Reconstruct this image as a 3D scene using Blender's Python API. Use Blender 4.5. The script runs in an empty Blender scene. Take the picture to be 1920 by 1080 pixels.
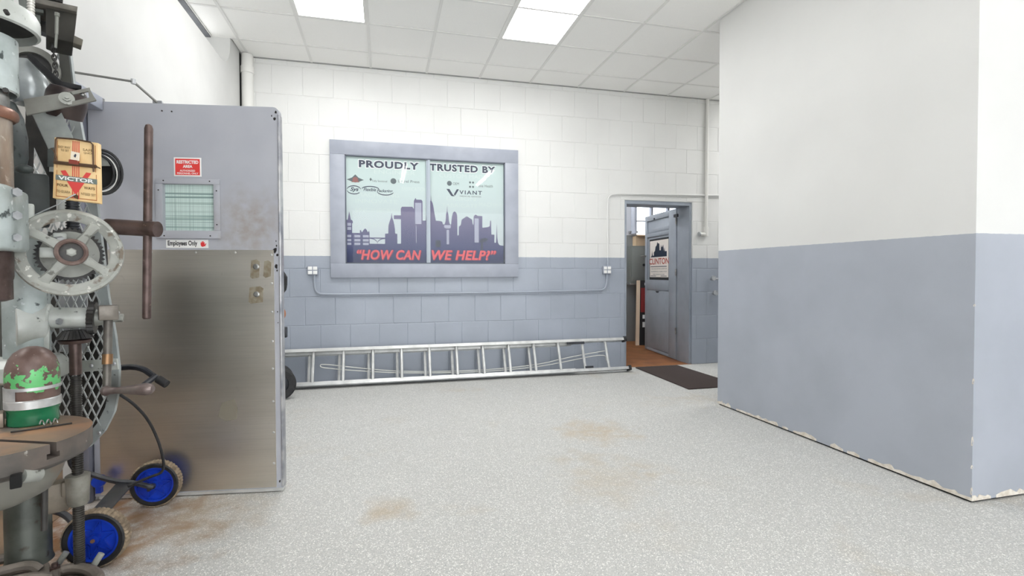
import bpy, bmesh, math, random
from mathutils import Vector, Matrix, Euler
random.seed(7)
V = Vector
sc = bpy.context.scene
COL = sc.collection

# ------------------------------------------------------------------ camera, world, exposure
F_PX, YAW, PITCH, ROLL, CY, EYE = 950.094, 0.247039, -0.020412, -0.0024375, 532.553, 1.1945
cam_d = bpy.data.cameras.new('camera'); cam = bpy.data.objects.new('camera', cam_d); COL.objects.link(cam)
cam_d.sensor_width = 36; cam_d.lens = F_PX * 36 / 1920
cam_d.shift_y = (CY - 540) / 1920
cam_d.clip_start = 0.05
_f = V((math.sin(YAW) * math.cos(PITCH), math.cos(YAW) * math.cos(PITCH), math.sin(PITCH)))
_r0 = V((math.cos(YAW), -math.sin(YAW), 0)); _u0 = _r0.cross(_f)
_r = _r0 * math.cos(ROLL) + _u0 * math.sin(ROLL); _u = _u0 * math.cos(ROLL) - _r0 * math.sin(ROLL)
cam.matrix_world = Matrix(((_r.x, _u.x, -_f.x, 0), (_r.y, _u.y, -_f.y, 0), (_r.z, _u.z, -_f.z, EYE), (0, 0, 0, 1)))
sc.camera = cam
EYEV = V((0, 0, EYE))
def ray(x, y): return _f + _r * ((x - 960) / F_PX) + _u * ((CY - y) / F_PX)
def P(x, y, d): return EYEV + ray(x, y) * d               # a surveyed point at distance d into the room
def PZ(x, y, z): v = ray(x, y); return EYEV + v * ((z - EYE) / v.z)

w = bpy.data.worlds.new('world'); sc.world = w; w.use_nodes = True
w.node_tree.nodes['Background'].inputs[0].default_value = (0.96, 0.98, 1.0, 1)
w.node_tree.nodes['Background'].inputs[1].default_value = 4.0
sc.view_settings.view_transform = 'Standard'; sc.view_settings.look = 'None'
sc.view_settings.gamma = 1; sc.view_settings.use_curve_mapping = False
sc.view_settings.exposure = 0.17
sc.cycles.use_denoising = True
sc.cycles.diffuse_bounces = 6; sc.cycles.max_bounces = 14
PANEL_EMIT, TUBE_EMIT = 15.0, 32.0

# ------------------------------------------------------------------ dimensions
D, HC, GX, S, R0 = 5.8575, 3.465, -0.7372, 0.6096, 0.4195
XB, YN, YF, ZB, ZW = 2.939, 1.9385, 4.0, 1.396, 1.392
XL = -1.42
COURSE = [0.02 + 0.3085 * k for k in range(12)]

# ------------------------------------------------------------------ materials
def lin(c): return tuple(((x / 255) / 12.92 if x / 255 <= .04045 else ((x / 255 + .055) / 1.055) ** 2.4) for x in c) + (1,)
class NT:
    def __init__(s, name):
        s.m = bpy.data.materials.new(name); s.m.use_nodes = True; s.t = s.m.node_tree; s.n = s.t.nodes; s.b = s.n['Principled BSDF']; s._c = None; s._p = None
    def node(s, t, **k):
        n = s.n.new(t)
        for a, b in k.items(): setattr(n, a, b)
        return n
    def link(s, a, b): s.t.links.new(a, b)
    def obj(s):
        if not s._c: s._c = s.node('ShaderNodeTexCoord').outputs['Object']
        return s._c
    def pos(s):
        if not s._p: s._p = s.node('ShaderNodeNewGeometry').outputs['Position']
        return s._p
    def sep(s, axis, src=None):
        x = s.node('ShaderNodeSeparateXYZ'); s.link(src or s.pos(), x.inputs[0]); return x.outputs[axis]
    def noise(s, scale, detail=4, src=None, stretch=None, dist=0):
        n = s.node('ShaderNodeTexNoise'); n.inputs['Scale'].default_value = scale; n.inputs['Detail'].default_value = detail; n.inputs['Distortion'].default_value = dist
        v = src or s.pos()
        if stretch:
            m = s.node('ShaderNodeMapping'); m.inputs['Scale'].default_value = stretch; s.link(v, m.inputs[0]); v = m.outputs[0]
        s.link(v, n.inputs['Vector']); return n.outputs['Fac']
    def voro(s, scale, out='Color', src=None):
        n = s.node('ShaderNodeTexVoronoi'); n.inputs['Scale'].default_value = scale; s.link(src or s.pos(), n.inputs['Vector']); return n.outputs[out]
    def ramp(s, fac, lo, hi):
        n = s.node('ShaderNodeMapRange'); n.inputs[1].default_value = lo; n.inputs[2].default_value = hi; s.link(fac, n.inputs[0]); return n.outputs[0]
    def math(s, op, a, b=None):
        n = s.node('ShaderNodeMath', operation=op)
        for i, x in enumerate((a, b)):
            if x is None: continue
            if isinstance(x, (int, float)): n.inputs[i].default_value = x
            else: s.link(x, n.inputs[i])
        return n.outputs[0]
    def mix(s, fac, a, b):
        n = s.node('ShaderNodeMix', data_type='RGBA')
        for i, x in ((0, fac), (6, a), (7, b)):
            if isinstance(x, (int, float)): n.inputs[i].default_value = x
            elif isinstance(x, tuple): n.inputs[i].default_value = x
            else: s.link(x, n.inputs[i])
        return n.outputs[2]
    def bump(s, fac, strength=.2, dist=.002):
        n = s.node('ShaderNodeBump'); n.inputs['Strength'].default_value = strength; n.inputs['Distance'].default_value = dist
        s.link(fac, n.inputs['Height']); s.link(n.outputs[0], s.b.inputs['Normal'])
    def done(s, col, rough=.5, metal=0, spec=None):
        if isinstance(col, tuple): s.b.inputs['Base Color'].default_value = col
        else: s.link(col, s.b.inputs['Base Color'])
        if isinstance(rough, (int, float)): s.b.inputs['Roughness'].default_value = rough
        else: s.link(rough, s.b.inputs['Roughness'])
        if isinstance(metal, (int, float)): s.b.inputs['Metallic'].default_value = metal
        else: s.link(metal, s.b.inputs['Metallic'])
        if spec is not None: s.b.inputs['Specular IOR Level'].default_value = spec
        return s.m
def plain(name, c, rough=.5, metal=0, c2=None, scale=12, lo=.4, hi=.62, bump=0, bscale=None, chips=None, stretch=None):
    t = NT(name); col = lin(c)
    if c2: col = t.mix(t.ramp(t.noise(scale, 5, stretch=stretch), lo, hi), col, lin(c2))
    for ch in (chips or []):
        cc, s2, l2, h2 = ch
        col = t.mix(t.ramp(t.noise(s2, 6), l2, h2), col, lin(cc))
    if bump: t.bump(t.noise(bscale or scale * 4, 4), bump)
    return t.done(col, rough, metal)
def emit(name, c, strength):
    m = bpy.data.materials.new(name); m.use_nodes = True; n = m.node_tree.nodes; b = n['Principled BSDF']
    b.inputs['Base Color'].default_value = (.8, .8, .8, 1); b.inputs['Emission Color'].default_value = lin(c); b.inputs['Emission Strength'].default_value = strength
    return m
def glass(name, tint=(1, 1, 1, 1), ior=1.45):
    m = bpy.data.materials.new(name); m.use_nodes = True; t = m.node_tree; n = t.nodes; n.remove(n['Principled BSDF'])
    tr = n.new('ShaderNodeBsdfTransparent'); tr.inputs[0].default_value = tint
    gl = n.new('ShaderNodeBsdfGlossy'); gl.inputs['Roughness'].default_value = .02
    fr = n.new('ShaderNodeFresnel'); fr.inputs[0].default_value = ior; mx = n.new('ShaderNodeMixShader')
    t.links.new(fr.outputs[0], mx.inputs[0]); t.links.new(tr.outputs[0], mx.inputs[1]); t.links.new(gl.outputs[0], mx.inputs[2]); t.links.new(mx.outputs[0], n['Material Output'].inputs[0])
    return m

WHITE, GREY = (227, 227, 225), (162, 169, 181)
def wall_mat(name, zsplit, white, grey, rough_up=.6, rough_lo=.42, bumps=.15, bscale=60):
    t = NT(name)
    up = t.mix(t.ramp(t.noise(1.3, 5), .35, .75), lin(white), lin(tuple(int(c * .965) for c in white)))
    lo = t.mix(t.ramp(t.noise(2.2, 5), .35, .7), lin(grey), lin(tuple(int(c * .95) for c in grey)))
    edge = t.math('ADD', t.sep('Z'), t.math('MULTIPLY', t.noise(30, 2), .006))
    m = t.math('GREATER_THAN', edge, zsplit + .003)
    t.bump(t.noise(bscale, 4), bumps, .002)
    ro = t.math('ADD', t.math('MULTIPLY', m, rough_up - rough_lo), rough_lo)
    return t.done(t.mix(m, lo, up), ro)
M = {}
M['block'] = wall_mat('painted_block', ZW, WHITE, GREY, bumps=.28, bscale=45)
M['drywall'] = wall_mat('painted_drywall', ZB, (219, 219, 217), (170, 175, 185), bumps=.06, bscale=120)
M['white_wall'] = plain('white_wall', (206, 206, 204), .6, c2=(200, 200, 198), scale=2, bump=.06, bscale=90)
def floor_mat():
    t = NT('flake_floor')
    a = t.sep(0, t.voro(270)); b = t.noise(120, 3)
    col = t.mix(t.ramp(a, .15, .9), lin((181, 181, 178)), lin((202, 201, 198)))
    col = t.mix(t.ramp(t.sep(1, t.voro(340)), .86, .9), col, lin((156, 160, 160)))
    col = t.mix(t.ramp(t.sep(2, t.voro(230)), .9, .93), col, lin((232, 231, 227)))
    col = t.mix(t.math('MULTIPLY', t.ramp(b, .5, .75), .35), col, lin((172, 172, 168)))
    st = t.math('MULTIPLY', t.ramp(t.noise(1.1, 6, dist=.4), .56, .74), t.ramp(t.noise(9, 5), .36, .62))
    col = t.mix(t.math('MULTIPLY', st, .5), col, lin((176, 158, 128)))
    # rust-coloured oil stains worn into the floor at fixed places
    def spot(x, y, r, k, c):
        s = t.node('ShaderNodeVectorMath', operation='DISTANCE'); t.link(t.pos(), s.inputs[0]); s.inputs[1].default_value = (x, y, 0)
        d = t.math('ADD', s.outputs['Value'], t.math('MULTIPLY', t.math('SUBTRACT', t.noise(7, 5), .5), r * 1.6))
        return t.mix(t.math('MULTIPLY', t.math('MULTIPLY', t.ramp(d, r, r * .25), k), t.ramp(t.noise(11, 5), .22, .55)), col, lin(c))
    col = spot(-1.50, 2.70, .75, 1.0, (128, 88, 54))
    col = spot(-.98, 2.78, .48, .5, (160, 138, 108))
    col = spot(1.55, 3.55, .34, .5, (180, 158, 122))
    col = spot(.02, 2.62, .16, .55, (168, 148, 116))
    col = spot(1.2, 2.6, .30, .25, (178, 160, 130))
    t.bump(b, .12, .001)
    return t.done(col, t.ramp(t.noise(3, 4), -.6, 1.2), 0, .35)
M['floor'] = floor_mat()
M['brown_floor'] = plain('brown_floor', (150, 98, 58), .45, c2=(120, 74, 42), scale=4)
def tile_mat():
    t = NT('ceiling_tile'); t.bump(t.noise(420, 3), .25, .001)
    return t.done(t.mix(t.ramp(t.noise(300, 3), .35, .65), lin((240, 239, 236)), lin((245, 244, 241))), .9)
M['tile'] = tile_mat()
M['tbar'] = plain('grid_bar_paint', (226, 225, 222), .5)
M['dark_strip'] = plain('dark_strip', (92, 94, 98), .6, c2=(74, 76, 80), scale=5)
M['dark_gap'] = plain('dark_gap', (14, 14, 14), .9)
M['panel_light'] = emit('panel_light', (255, 255, 254), PANEL_EMIT)
M['tube_light'] = emit('tube_light', (255, 255, 254), TUBE_EMIT)
M['grey_paint'] = plain('grey_trim_paint', (163, 168, 180), .42, c2=(155, 160, 172), scale=6, bump=.05)
M['grey_dark_paint'] = plain('grey_door_paint', (156, 164, 175), .42, c2=(148, 156, 167), scale=5, bump=.05)
M['charcoal'] = plain('dark_slot', (40, 42, 46), .8)  # dark grey of the mail slot and sign frame
M['alu'] = plain('aluminium', (226, 227, 226), .36, .65, c2=(206, 207, 206), scale=9)
M['steel'] = plain('bare_steel', (176, 176, 174), .35, .9, c2=(140, 140, 138), scale=20)
M['galv'] = plain('galvanised', (190, 192, 194), .4, .7, c2=(165, 168, 172), scale=25)
M['white_paint'] = plain('white_paint', (228, 227, 223), .5)
M['black'] = plain('black_rubber', (26, 26, 28), .55, c2=(40, 40, 42), scale=30)
M['black_metal'] = plain('black_enamel', (38, 40, 46), .38, .1, c2=(52, 54, 60), scale=18)
M['mat'] = plain('brown_mat', (58, 48, 46), .95, c2=(70, 58, 55), scale=160, bump=.6, bscale=400)
M['plaster'] = plain('bare_plaster', (228, 222, 212), .85, c2=(205, 196, 182), scale=30, bump=.3, bscale=90)
M['glass'] = glass('window_glass', ior=1.22)
M['print_ink'] = plain('dark_ink', (58, 66, 84), .5)
M['print_halo'] = plain('white_ink', (240, 243, 243), .5)
M['print_red'] = plain('red_ink', (232, 96, 104), .5)
M['print_redhalo'] = plain('dark_red_ink', (150, 40, 66), .5)
M['print_faint'] = plain('faint_ink', (204, 218, 215), .5)
M['print_grey'] = plain('grey_ink', (92, 102, 106), .5)
M['print_maroon'] = plain('maroon_ink', (146, 96, 92), .5)
M['print_light'] = plain('pale_purple_ink', (176, 180, 198), .5)
M['print_mid'] = plain('mid_purple_ink', (136, 136, 166), .5)
def poster_bg():
    t = NT('poster_paper'); return t.done(t.mix(t.ramp(t.sep('Z'), 1.5, 2.45), lin((206, 217, 220)), lin((191, 209, 206))), .5)
M['poster'] = poster_bg()
def sky_ink():
    t = NT('skyline_ink')
    c = t.mix(t.ramp(t.sep('Z'), 1.42, 1.86), lin((56, 68, 114)), lin((116, 112, 142)))
    return t.done(t.mix(t.ramp(t.sep('Z'), 1.5, 1.36), c, lin((38, 50, 94))), .5)
M['skyline'] = sky_ink()

# ------------------------------------------------------------------ mesh builder
class MB:
    def __init__(s): s.v = []; s.f = []
    def add(s, vs, fs):
        o = len(s.v); s.v += [V(x) for x in vs]; s.f += [tuple(i + o for i in f) for f in fs]; return s
    def box(s, lo, hi): 
        x0, y0, z0 = lo; x1, y1, z1 = hi
        return s.add([(x0, y0, z0), (x1, y0, z0), (x1, y1, z0), (x0, y1, z0), (x0, y0, z1), (x1, y0, z1), (x1, y1, z1), (x0, y1, z1)],
                     [(3, 2, 1, 0), (4, 5, 6, 7), (0, 1, 5, 4), (1, 2, 6, 5), (2, 3, 7, 6), (3, 0, 4, 7)])
    def obox(s, c, ex, ey, ez):                    # oriented box: centre and three half-extent vectors
        c, ex, ey, ez = V(c), V(ex), V(ey), V(ez)
        vs = [c + ex * a + ey * b + ez * d for d in (-1, 1) for a, b in ((-1, -1), (1, -1), (1, 1), (-1, 1))]
        return s.add(vs, [(3, 2, 1, 0), (4, 5, 6, 7), (0, 1, 5, 4), (1, 2, 6, 5), (2, 3, 7, 6), (3, 0, 4, 7)])
    def prism(s, pts, off):                        # polygon (3-D points) extruded by a vector
        n = len(pts); off = V(off); a = [V(p) for p in pts]; b = [p + off for p in a]
        return s.add(a + b, [tuple(range(n))[::-1], tuple(range(n, 2 * n))] + [(i, (i + 1) % n, (i + 1) % n + n, i + n) for i in range(n)])
    def poly(s, pts): return s.add(pts, [tuple(range(len(pts)))])
    def lathe(s, prof, c, axis, n=24, a0=0, a1=None, ref=None, rfun=None):
        c = V(c); ax = V(axis).normalized(); e1 = V(ref) if ref else (V((0, 0, 1)) if abs(ax.z) < .9 else V((1, 0, 0)))
        e1 = (e1 - ax * e1.dot(ax)).normalized(); e2 = ax.cross(e1); full = a1 is None; m = n if full else n + 1
        vs = []
        for i in range(m):
            a = a0 + (2 * math.pi if full else a1 - a0) * i / n; d = e1 * math.cos(a) + e2 * math.sin(a)
            for r, h in prof: vs.append(c + d * (r * (rfun(i) if rfun else 1)) + ax * h)
        k = len(prof); fs = []
        for i in range(n):
            j = (i + 1) % m
            for q in range(k - 1): fs.append((i * k + q, j * k + q, j * k + q + 1, i * k + q + 1))
        if full:
            if prof[0][0] > 1e-6: fs.append(tuple(i * k for i in range(m))[::-1])
            if prof[-1][0] > 1e-6: fs.append(tuple(i * k + k - 1 for i in range(m)))
        return s.add(vs, fs)
    def ring(s, prof, c, axis, n=32, ref=None, rfun=None):  # closed profile swept round an axis
        k = len(prof); c = V(c); ax = V(axis).normalized(); e1 = V(ref) if ref else (V((0, 0, 1)) if abs(ax.z) < .9 else V((1, 0, 0)))
        e1 = (e1 - ax * e1.dot(ax)).normalized(); e2 = ax.cross(e1); vs = []
        for i in range(n):
            a = 2 * math.pi * i / n; d = e1 * math.cos(a) + e2 * math.sin(a)
            for q, (r, h) in enumerate(prof): vs.append(c + d * (r * (rfun(i, q) if rfun else 1)) + ax * h)
        return s.add(vs, [(i * k + q, ((i + 1) % n) * k + q, ((i + 1) % n) * k + (q + 1) % k, i * k + (q + 1) % k) for i in range(n) for q in range(k)])
    def cyl(s, a, b, r, r2=None, n=16):
        a, b = V(a), V(b); return s.lathe([(r, 0), (r if r2 is None else r2, (b - a).length)], a, b - a, n)
    def bar(s, a, b, wv, tv):                      # rectangular bar from a to b, half width / half thickness vectors
        a, b = V(a), V(b); return s.obox((a + b) / 2, (b - a) / 2, wv, tv)
    def tube(s, pts, r, n=8, closed=False, smooth=0):
        pts = [V(p) for p in pts]
        for _ in range(smooth):                   # corner cutting
            q = [] if closed else [pts[0]]
            for i in range(len(pts) if closed else len(pts) - 1):
                a, b = pts[i], pts[(i + 1) % len(pts)]; q += [a * .75 + b * .25, a * .25 + b * .75]
            if not closed: q.append(pts[-1])
            pts = q
        m = len(pts); vs = []; up = None
        for i, p in enumerate(pts):
            t = (pts[(i + 1) % m] - pts[i - 1]) if closed else (pts[min(i + 1, m - 1)] - pts[max(i - 1, 0)])
            t.normalize()
            if up is None: up = t.orthogonal().normalized()
            up = (up - t * up.dot(t)).normalized(); e2 = t.cross(up)
            for k in range(n): a = 2 * math.pi * k / n; vs.append(p + (up * math.cos(a) + e2 * math.sin(a)) * r)
        fs = [(i * n + k, i * n + (k + 1) % n, ((i + 1) % m) * n + (k + 1) % n, ((i + 1) % m) * n + k) for i in range(m if closed else m - 1) for k in range(n)]
        if not closed: fs += [tuple(range(n))[::-1], tuple(range((m - 1) * n, m * n))]
        return s.add(vs, fs)
    def sphere(s, c, r, sx=1, sy=1, sz=1, n=14):
        c = V(c); prof = [(math.sin(math.pi * i / 8), -math.cos(math.pi * i / 8)) for i in range(9)]; vs = []; 
        o = MB().lathe([(max(p, 1e-7), h) for p, h in prof], (0, 0, 0), (0, 0, 1), n)
        return s.add([c + V((p.x * sx, p.y * sy, p.z * sz)) * r for p in o.v], o.f)
    def mesh(s, name, m, origin=(0, 0, 0), bevel=0, seg=2, angle=35):
        me = bpy.data.meshes.new(name); o = V(origin)
        me.from_pydata([v - o for v in s.v], [], s.f)
        bm = bmesh.new(); bm.from_mesh(me); bmesh.ops.remove_doubles(bm, verts=bm.verts, dist=1e-6)
        bmesh.ops.recalc_face_normals(bm, faces=bm.faces)
        if bevel:
            es = [e for e in bm.edges if len(e.link_faces) == 2 and e.calc_face_angle(0) > math.radians(40)]
            bmesh.ops.bevel(bm, geom=es, offset=bevel, segments=seg, profile=.5, affect='EDGES', clamp_overlap=True)
        bm.to_mesh(me); bm.free()
        for p in me.polygons: p.use_smooth = True
        me.set_sharp_from_angle(angle=math.radians(angle))
        if m: me.materials.append(m)
        return me
    def build(s, name, m, parent=None, bevel=0, seg=2, loc=None, local=False, **tags):
        m = M[m] if isinstance(m, str) else m
        if local: o = V((0, 0, 0))
        elif parent is not None: o = wloc(parent)
        else: o = V(loc) if loc is not None else V((sum(v.x for v in s.v) / len(s.v), sum(v.y for v in s.v) / len(s.v), min(v.z for v in s.v)))
        ob = bpy.data.objects.new(name, s.mesh(name, m, o, bevel, seg)); COL.objects.link(ob)
        if parent is not None: ob.parent = parent
        else: ob.location = o
        for k, v in tags.items(): ob[k] = v
        return ob
def wloc(o):
    p = V(o.location)
    while o.parent: o = o.parent; p += V(o.location)
    return p
def thing(name, label, cat, loc, group=None):
    o = bpy.data.objects.new(name, None); COL.objects.link(o); o.location = loc; o.empty_display_size = .1
    o['label'] = label; o['category'] = cat
    if group: o['group'] = group
    return o
def copy_tree(o, parent=None):
    c = o.copy(); COL.objects.link(c); c.parent = parent
    for ch in list(o.children): copy_tree(ch, c)
    return c
def struct(mb, name, m, parent=None, bevel=0, **k):
    if parent is None: k['kind'] = 'structure'
    return mb.build(name, m, parent, bevel, **k)
def text_mesh(s, bold=0.0, shear=0.0, spacing=1.0):
    cu = bpy.data.curves.new('t', 'FONT'); cu.body = s; cu.size = 1; cu.shear = shear; cu.offset = bold; cu.space_character = spacing; cu.resolution_u = 3
    ob = bpy.data.objects.new('t', cu); COL.objects.link(ob)
    dg = bpy.context.evaluated_depsgraph_get(); me = bpy.data.meshes.new_from_object(ob.evaluated_get(dg))
    bpy.data.objects.remove(ob); bpy.data.curves.remove(cu); return me
def text(mb, s, o, ex, ey, w, h, bold=0.0, shear=0.0, spacing=1.0):   # lettering fitted in the w x h box at o (lower left)
    me = text_mesh(s, bold, shear, spacing)
    if not me.vertices: return mb
    xs = [v.co.x for v in me.vertices]; ys = [v.co.y for v in me.vertices]; x0, x1, y0, y1 = min(xs), max(xs), min(ys), max(ys)
    o, ex, ey = V(o), V(ex), V(ey)
    mb.add([o + ex * ((v.co.x - x0) / (x1 - x0) * w) + ey * ((v.co.y - y0) / max(y1 - y0, 1e-6) * h) for v in me.vertices], [tuple(p.vertices) for p in me.polygons])
    bpy.data.meshes.remove(me); return mb

# ------------------------------------------------------------------ room shell
X1 = 6.2; YB = -4.0; YROOM = 8.1
struct(MB().box((-4.2, YB - .2, -.1), (X1, D, 0)), 'floor', 'floor')
struct(MB().box((-4.0, -.2, -.05), (-1.56, 4.6, .003)), 'floor_side', plain('stained_floor', (142, 116, 90), .5, c2=(112, 92, 74), scale=3))
struct(MB().box((1.9, D, -.1), (X1, YROOM, .004)), 'floor_inner', 'brown_floor')

DX0, DX1, DZ = 2.945, 3.905, 2.12                     # doorway in the back wall
wb = MB()
wb.box((XL - .5, D, 0), (DX0 - .002, D + .30, HC + .2)).box((DX1 + .002, D, 0), (X1, D + .30, HC + .2)).box((DX0 - .01, D, DZ), (DX1 + .01, D + .30, HC + .2))
wall_back = struct(wb, 'wall_back', 'block')
def block_mesh(w, h, key={}):
    k = (round(w, 4), round(h, 4))
    if k not in key:
        b, t = .005, .0035; hw, hh = w / 2 - .0012, h / 2 - .0012
        mb = MB().add([(-hw, 0, -hh), (hw, 0, -hh), (hw, 0, hh), (-hw, 0, hh), (-hw + b, -t, -hh + b), (hw - b, -t, -hh + b), (hw - b, -t, hh - b), (-hw + b, -t, hh - b)],
                      [(4, 5, 6, 7), (0, 1, 5, 4), (1, 2, 6, 5), (2, 3, 7, 6), (3, 0, 4, 7)])
        key[k] = mb.mesh('block', M['block'], angle=3)
    return key[k]
def lay_block(x0, x1, z0, z1):
    if x1 - x0 < .03 or z1 - z0 < .03: return
    o = bpy.data.objects.new('block', block_mesh(x1 - x0, z1 - z0)); COL.objects.link(o); o.parent = wall_back
    o.location = V(((x0 + x1) / 2, D + random.uniform(-.0009, .0008), (z0 + z1) / 2)) - wloc(wall_back)
    o.rotation_euler = (random.uniform(-.004, .004), random.uniform(-.004, .004), random.uniform(-.005, .005))
zs = [0] + COURSE[1:] + [HC + .03]
XE = 4.55
for k in range(len(zs) - 1):
    z0, z1 = zs[k], zs[k + 1]
    x = -.833 - .31 * 3 + (.155 if k % 2 else 0) - (.31 if k % 2 else 0)
    while x < XE:
        a, b = max(x, XL + .0), min(x + .31, XE)
        if b - a > .02:
            if a < DX1 and b > DX0 and z0 < DZ:
                if z1 > DZ + .03: lay_block(a, b, DZ + .004, z1)
                if a < DX0 - .02: lay_block(a, DX0 - .004, z0, min(z1, DZ))
                if b > DX1 + .02: lay_block(DX1 + .004, b, z0, min(z1, DZ))
            else: lay_block(a, b, z0, z1)
        x += .31

# right-hand partition block with plaster chips along its foot
wr = MB().box((XB, YN, .012), (X1, YF, HC + .1))
wall_right = struct(wr, 'wall_right', 'drywall', loc=(XB, YN, 0))
MB().box((XB + .012, YN + .012, 0), (X1, YF - .012, .012)).build('plinth', 'dark_gap', wall_right)  # near-black colour puts the floor gap's shadow into the recessed foot
chip = MB()
def chips_along(p0, p1, n, out):
    pts = []; d = (V(p1) - V(p0)); L = d.length; i = 0; t = 0
    run = []
    while t < 1:
        step = random.uniform(.012, .05) / L
        h = .013 + abs(random.gauss(0, .011)) * (1 if random.random() < .75 else .1)
        run.append((t, h)); t += step
    run.append((1, .015)); off = V(out) * .0018
    for (a, h0), (b, h1) in zip(run, run[1:]):
        A, B = V(p0) + d * a, V(p0) + d * b
        if max(h0, h1) < .0155: continue
        chip.prism([A + off * -1, B + off * -1, B + off * -1 + V((0, 0, h1)), A + off * -1 + V((0, 0, h0))], off * 2)
chips_along((XB, YN, .012), (XB, YF, .012), 60, (-1, 0, 0)); chips_along((XB, YN, .012), (XB + .9, YN, .012), 20, (0, -1, 0))
for z, h in ((.30, .05), (.18, .02), (.045, .04), (.62, .03), (1.02, .012)):
    chip.prism([(XB - .0015, YN + .006, z), (XB - .0015, YN - .0015, z), (XB + .005, YN - .0015, z + h * .5), (XB - .0015, YN - .0015, z + h), (XB - .0015, YN + .004, z + h * .8)], (.002, .002, 0))
chip.build('plaster_chip', 'plaster', wall_right)['kind'] = 'stuff'

# left wall with the wide opening the drill press stands in
LZ = 3.158
prof = [(0.0, 3.158), (5.17, 3.158)] + [(5.17 + .26 * math.sin(a), 3.158 + .26 * (1 - math.cos(a))) for a in [i * math.pi / 16 for i in range(1, 9)]] + [(5.43, HC + .1)]
OY0, OY1, OZ = .7, 3.13, 2.118
wl = MB()
wl.prism([(XL, y, z) for y, z in [(YB, 0), (OY0, 0), (OY0, OZ), (YB, OZ)]], (-.22, 0, 0))
wl.prism([(XL, y, z) for y, z in [(OY1, 0), (5.75, 0), (5.75, OZ), (OY1, OZ)]], (-.22, 0, 0))
wl.prism([(XL, y, z) for y, z in [(YB, OZ), (5.75, OZ), (5.75, HC + .1)] + prof[::-1][0:] [:-2] + [(5.17, 3.158), (YB, 3.158)]], (-.22, 0, 0))
wall_left = struct(wl, 'wall_left', 'white_wall')
struct(MB().box((-4.2, YB, 0), (-4.0, D, HC + .2)).box((-4.2, -.4, 0), (XL - .22, -.2, HC + .2)).box((-4.2, 4.6, 0), (XL - .22, 4.8, HC + .2)), 'wall_side_room', 'white_wall')
struct(MB().box((XL - .22, OY0, 2.05), (XL + .006, OY1 - .03, 2.116)).box((XL - .22, OY0, 0), (XL + .006, OY0 + .06, 2.05)), 'trim_1', 'grey_paint', bevel=.004)
struct(MB().box((XL - .145, OY1 - .06, 0), (XL - .11, OY1 + .01, 2.05)).box((XL - .105, OY1 - .05, 0), (XL - .075, OY1 + .01, 2.05)), 'trim_5', plain('jamb_shade_grey', (118, 120, 132), .45), bevel=.004)  # the jamb's shade is put into this darker grey
struct(MB().box((XL - .30, YB, HC - .012), (XL - .165, 5.43, HC + .1)), 'trim_2', 'dark_strip')  # dark grey strip along the ceiling edge
# corner pipe beside a near-black strip that paints the gap's shade
struct(MB().box((XL - .1, 5.752, 0), (XL + .002, 5.80, HC)), 'corner_shade', 'dark_gap')
dp = thing('drain_pipe', 'thick white vertical pipe in the back corner behind the steel door', 'pipe', (-1.355, 5.80, 0))
MB().cyl((-1.355, 5.785, 0), (-1.355, 5.785, HC - .005), .056, n=24).build('pipe_body', 'white_paint', dp)
MB().ring([(.052, 0), (.064, .004), (.064, .07), (.052, .074)], (-1.355, 5.785, HC - .20), (0, 0, 1), 24).build('collar', 'white_paint', dp)

# rest of the room behind the camera
struct(MB().box((X1, YB, 0), (X1 + .2, YROOM, HC + .2)), 'wall_far_right', 'drywall')
struct(MB().box((-4.2, YB - .2, 0), (-.9, YB, HC + .2)).box((5.6, YB - .2, 0), (X1, YB, HC + .2)).box((-.9, YB - .2, 3.1), (5.6, YB, HC + .2)), 'wall_rear', 'drywall')   # unseen opening added behind the camera to let daylight in

# ------------------------------------------------------------------ ceiling
ceiling = struct(MB().box((-4.2, YB, HC + .10), (X1, D, HC + .2)).box((-4.2, YB, HC + .004), (-1.62, D, HC + .02)).box((-1.62, YB, HC + .004), (X1, D - R0 - 6 * S, HC + .02)).box((4.8, YB, HC + .004), (X1, D, HC + .02)), 'ceiling', 'tile', loc=(0, 0, HC))
LIGHT_CELLS = {}
xs = [-1.585] + [GX + i * S for i in range(-1, 10)]
ys = [D] + [D - R0 - k * S for k in range(0, 7)]
xs = [x for x in xs if x < 4.85]
tile_cache = {}
def tile_obj(x0, x1, y0, y1, dz=0):
    g = .011; k = (round(x1 - x0, 3), round(y1 - y0, 3))
    if k not in tile_cache:
        w_, h_ = (x1 - x0) / 2 - g, (y1 - y0) / 2 - g
        tile_cache[k] = MB().box((-w_, -h_, 0), (w_, h_, .012)).mesh('tile', M['tile'], bevel=.002, seg=1)
    o = bpy.data.objects.new('tile', tile_cache[k]); COL.objects.link(o); o.parent = ceiling
    o.location = V(((x0 + x1) / 2, (y0 + y1) / 2, HC + .003 + dz + random.uniform(0, .001))) - wloc(ceiling)
LCOL = {2, 5}   # columns holding a light (counted from xs)
for i in range(len(xs) - 1):
    for k in range(len(ys) - 1):
        x0, x1, y1, y0 = xs[i], xs[i + 1], ys[k], ys[k + 1]
        if i in LCOL and k in (2, 3): continue
        if x0 < -1.4 and y1 > 5.5: x0 = XL + .0
        if x1 - x0 < .03: continue
        up = .05 if (i == len([x for x in xs if x < GX + 7 * S - .01]) - 0 and k == 2) else 0
        tile_obj(x0, x1, y0, y1, up)
for i, x in enumerate(xs[1:]):
    MB().box((x - .012, ys[-1], HC - .002), (x + .012, D, HC + .008)).build('grid_bar', 'tbar', ceiling)
for k, y in enumerate(ys[1:]):
    MB().box((-1.585, y - .012, HC - .001), (4.85, y + .012, HC + .008)).build('grid_bar', 'tbar', ceiling)
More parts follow.
